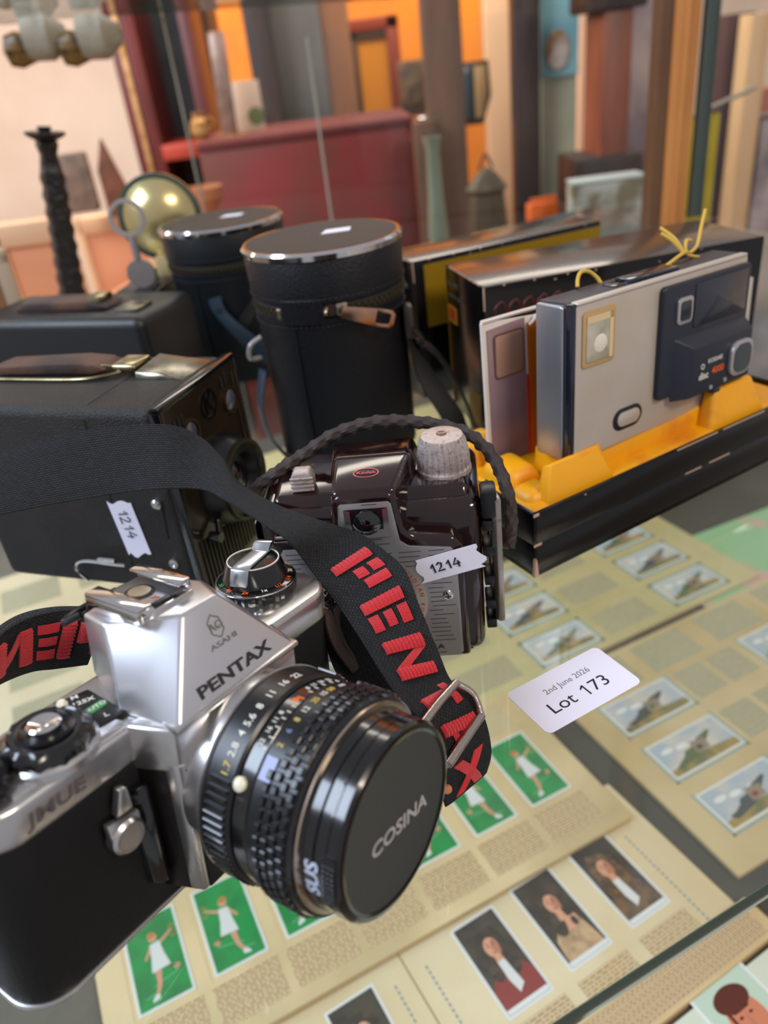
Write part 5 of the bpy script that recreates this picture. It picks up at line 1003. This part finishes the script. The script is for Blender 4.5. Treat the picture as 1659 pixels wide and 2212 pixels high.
        p(disc_poly(40, 16, 3.2, 2.2), .05, (redp, brownhair, mossp)[k % 3])
    if kind == 'man':
        cx = w_ / 2
        p(disc_poly(cx, h_ * .56, w_ * .27, h_ * .24), .03, mat('printed_warm_skin', (206, 130, 98), .6)); p(disc_poly(cx - .5, h_ * .75, w_ * .28, h_ * .11), .04, mat('printed_chestnut_hair', (92, 40, 28), .6)); p([(cx - 10, h_ * .74), (cx - 7.4, h_ * .76), (cx - 8, h_ * .56), (cx - 10, h_ * .58)], .045, mat('printed_chestnut_hair', (0, 0, 0)))
        for s in (-1, 1): p(disc_poly(cx + s * 4, h_ * .6, 1.6, .8, 12), .07, brownhair); p([(cx + s * 2, h_ * .64), (cx + s * 6.2, h_ * .645), (cx + s * 6, h_ * .66), (cx + s * 2, h_ * .655)], .07, brownhair)
        p([(cx - .8, h_ * .6), (cx + .8, h_ * .6), (cx + 1.6, h_ * .5), (cx - 1.6, h_ * .5)], .06, mat('printed_skin_shade', (0, 0, 0))); p(disc_poly(cx, h_ * .435, 4, 1.3, 16), .07, cardwhite); p(_p := disc_poly(cx, h_ * .425, 4.2, .7, 16), .075, mat('printed_lip', (0, 0, 0)))
        p([(2, 2), (w_ - 2, 2), (w_ - 3, 12), (cx + 6, 20), (cx - 6, 20), (3, 12)], .02, mat('printed_suit', (70, 80, 96), .6)); p([(cx - 4, 20), (cx + 4, 20), (cx, 6)], .03, cardwhite)
    return c
def txt(t, x0, x1, y0, y1, z, m=None, n='printed_text'): return ob(n, box(x0, x1, y0, y1, z - .02, z + .08), m or printtxt, t)
# tennis album
ta = album('open card album of green tennis player cards under the capped lens', -201, 278, 23, ZL + 4, -22, 372, -47, 116, th=4, spine=None)
for i in range(1, 8):
    x = -52 + i * 52
    card(ta, x, -1, 4, 38.5, 70, 'tennis', i); ob('card_slot_outline', [box(x - 3, x - 2.4, -2, 72, 4, 4.15), box(x + 38.4, x + 39, -2, 72, 4, 4.15)], tape, ta)
    txt(ta, x - 4, x + 42, -36, -7, 4)
    ob('slot_print', box(x - 3, x + 39, 76, 110, 4, 4.1), tape, ta)
# portrait album (under the front edge of the tennis album)
pa = album('open card album of dark portrait cards at the bottom centre of the shelf', 37, 251, 25.6, ZL, -190, 176, -40, 100, th=3, spine=-38, m=cream2)
for k, (x, y) in enumerate(((-98, 0), (0, 0), (52, 2), (105, 2))):
    card(pa, x, y - (1 if k else 2), 3, 36, 68, 'portrait', (3, 0, 1, 2)[k]); txt(pa, x - 2, x + 40, -30, -6, 3)
for x in (-50, -26, 152): ob('margin_ornament', [box(x - .6, x + .6, -30 + i * 4, -27.6 + i * 4, 3, 3.1) for i in range(22)], bluep, pa)
# gun and aircraft album right
ga = album('open card album of gun and aircraft cards at the right beyond the ticket', 273, 442, 23, ZL + 1, -99, 250, -87, 142, th=4, spine=None, m=mat('album_paper_warm', (214, 192, 148), .75, var=((198, 172, 122), 8)))
k = 0
for x in (-74, 94, 178):
    for y in (-128 + 68, -4, 51):
        if y < -3 or True:
            card(ga, x, y, 4, 74, 38, 'gun', k); ob('blue_slot_border', [box(x - 2.6, x - .6, y - 3, y + 41, 4, 4.15), box(x - 2.6, x + 77, y - 3, y - 1, 4, 4.15), box(x + 74.6, x + 77, y - 3, y + 41, 4, 4.15)], slot_blue, ga); k += 1
for y in (-60, -4, 51):
    for j in range(2): txt(ga, 8 + j * 40, 42 + j * 40, y, y + 36, 4, printtxt2)
for x in (-74, 0, 80, 160): txt(ga, x, x + 60, 96, 136, 4, printtxt2)
# far album under the black tray
fa = album('open card album with blue bordered slots under the black tray', 273, 442, 23, ZL + 1, -290, 196, 150, 330, th=4, m=mat('album_paper_olive', (206, 194, 146), .75, var=((190, 176, 126), 8)))
for i, x in enumerate((-256, -166, -80, 2, 90)):
    for j, y in enumerate((163, 219, 275)):
        if i in (1, 3): txt(fa, x, x + 62, y, y + 34, 4, printtxt2); continue
        card(fa, x, y, 4, 68, 36, 'gun', i * 3 + j + 1); ob('blue_slot_border', [box(x - 4, x - .6, y - 4, y + 40, 4, 4.15), box(x - 4, x + 72, y - 4, y - .6, 4, 4.15), box(x + 68.6, x + 72, y - 4, y + 40, 4, 4.15), box(x - 4, x + 72, y + 36.6, y + 40, 4, 4.15)], slot_blue, fa)
# green picture sheet far right and strip page beyond the front edge
gs = album('pale green and pink illustrated sheet at the right edge beyond the albums', 470, 640, 20, ZL + 1, -150, 160, -60, 140, th=2, name='picture_sheet', m=mat('mint_print', (150, 196, 148), .6, var=((214, 170, 160), 12, (.55, .62))))
la = album('curled text page sticking out below the front edge of the glass shelf', 37, 251, 25.6, ZL - .5, -20, 184, -52, -24, th=6, name='booklet')
txt(la, 8, 176, -49, -27, 6, txtdark)
ma = album('pale album with a smiling dark haired man card, bottom right corner', 37, 251, 25.6, ZL - .5, 20, 330, -200, -55, th=4, m=mat('mint_white_paper', (214, 224, 208), .75))
card(ma, 100, -118, 4, 46, 72, 'man'); txt(ma, 40, 92, -150, -70, 4, printtxt2)
lb = album('pale album seen through the glass at far left, under the looped strap', -201, 278, 23, ZL + 1, -170, 130, 300, 640, th=5, m=cream2)
for i in range(3):
    for j in range(4): txt(lb, -150 + i * 92, -80 + i * 92, 316 + j * 78, 370 + j * 78, 5, printtxt2)
mb = album('plain yellowed album between the tennis album and the maroon camera', -201, 278, 23, ZL + 1, 40, 300, 122, 292, th=3, m=mat('album_paper_olive', (0, 0, 0)))
for i in range(4):
    for j in range(2): txt(mb, 52 + i * 62, 100 + i * 62, 134 + j * 78, 190 + j * 78, 3, printtxt2)
ab = album('yellowed album at the back of the bottom shelf behind the lens cases', -190, 1040, 23, ZL + 1, -80, 420, -60, 70, th=4, m=mat('album_paper_olive', (0, 0, 0)))
txt(ab, -60, 400, -6, 4, 4, mat('green_cloth_tape', (20, 100, 70), .7), 'cloth_tape')
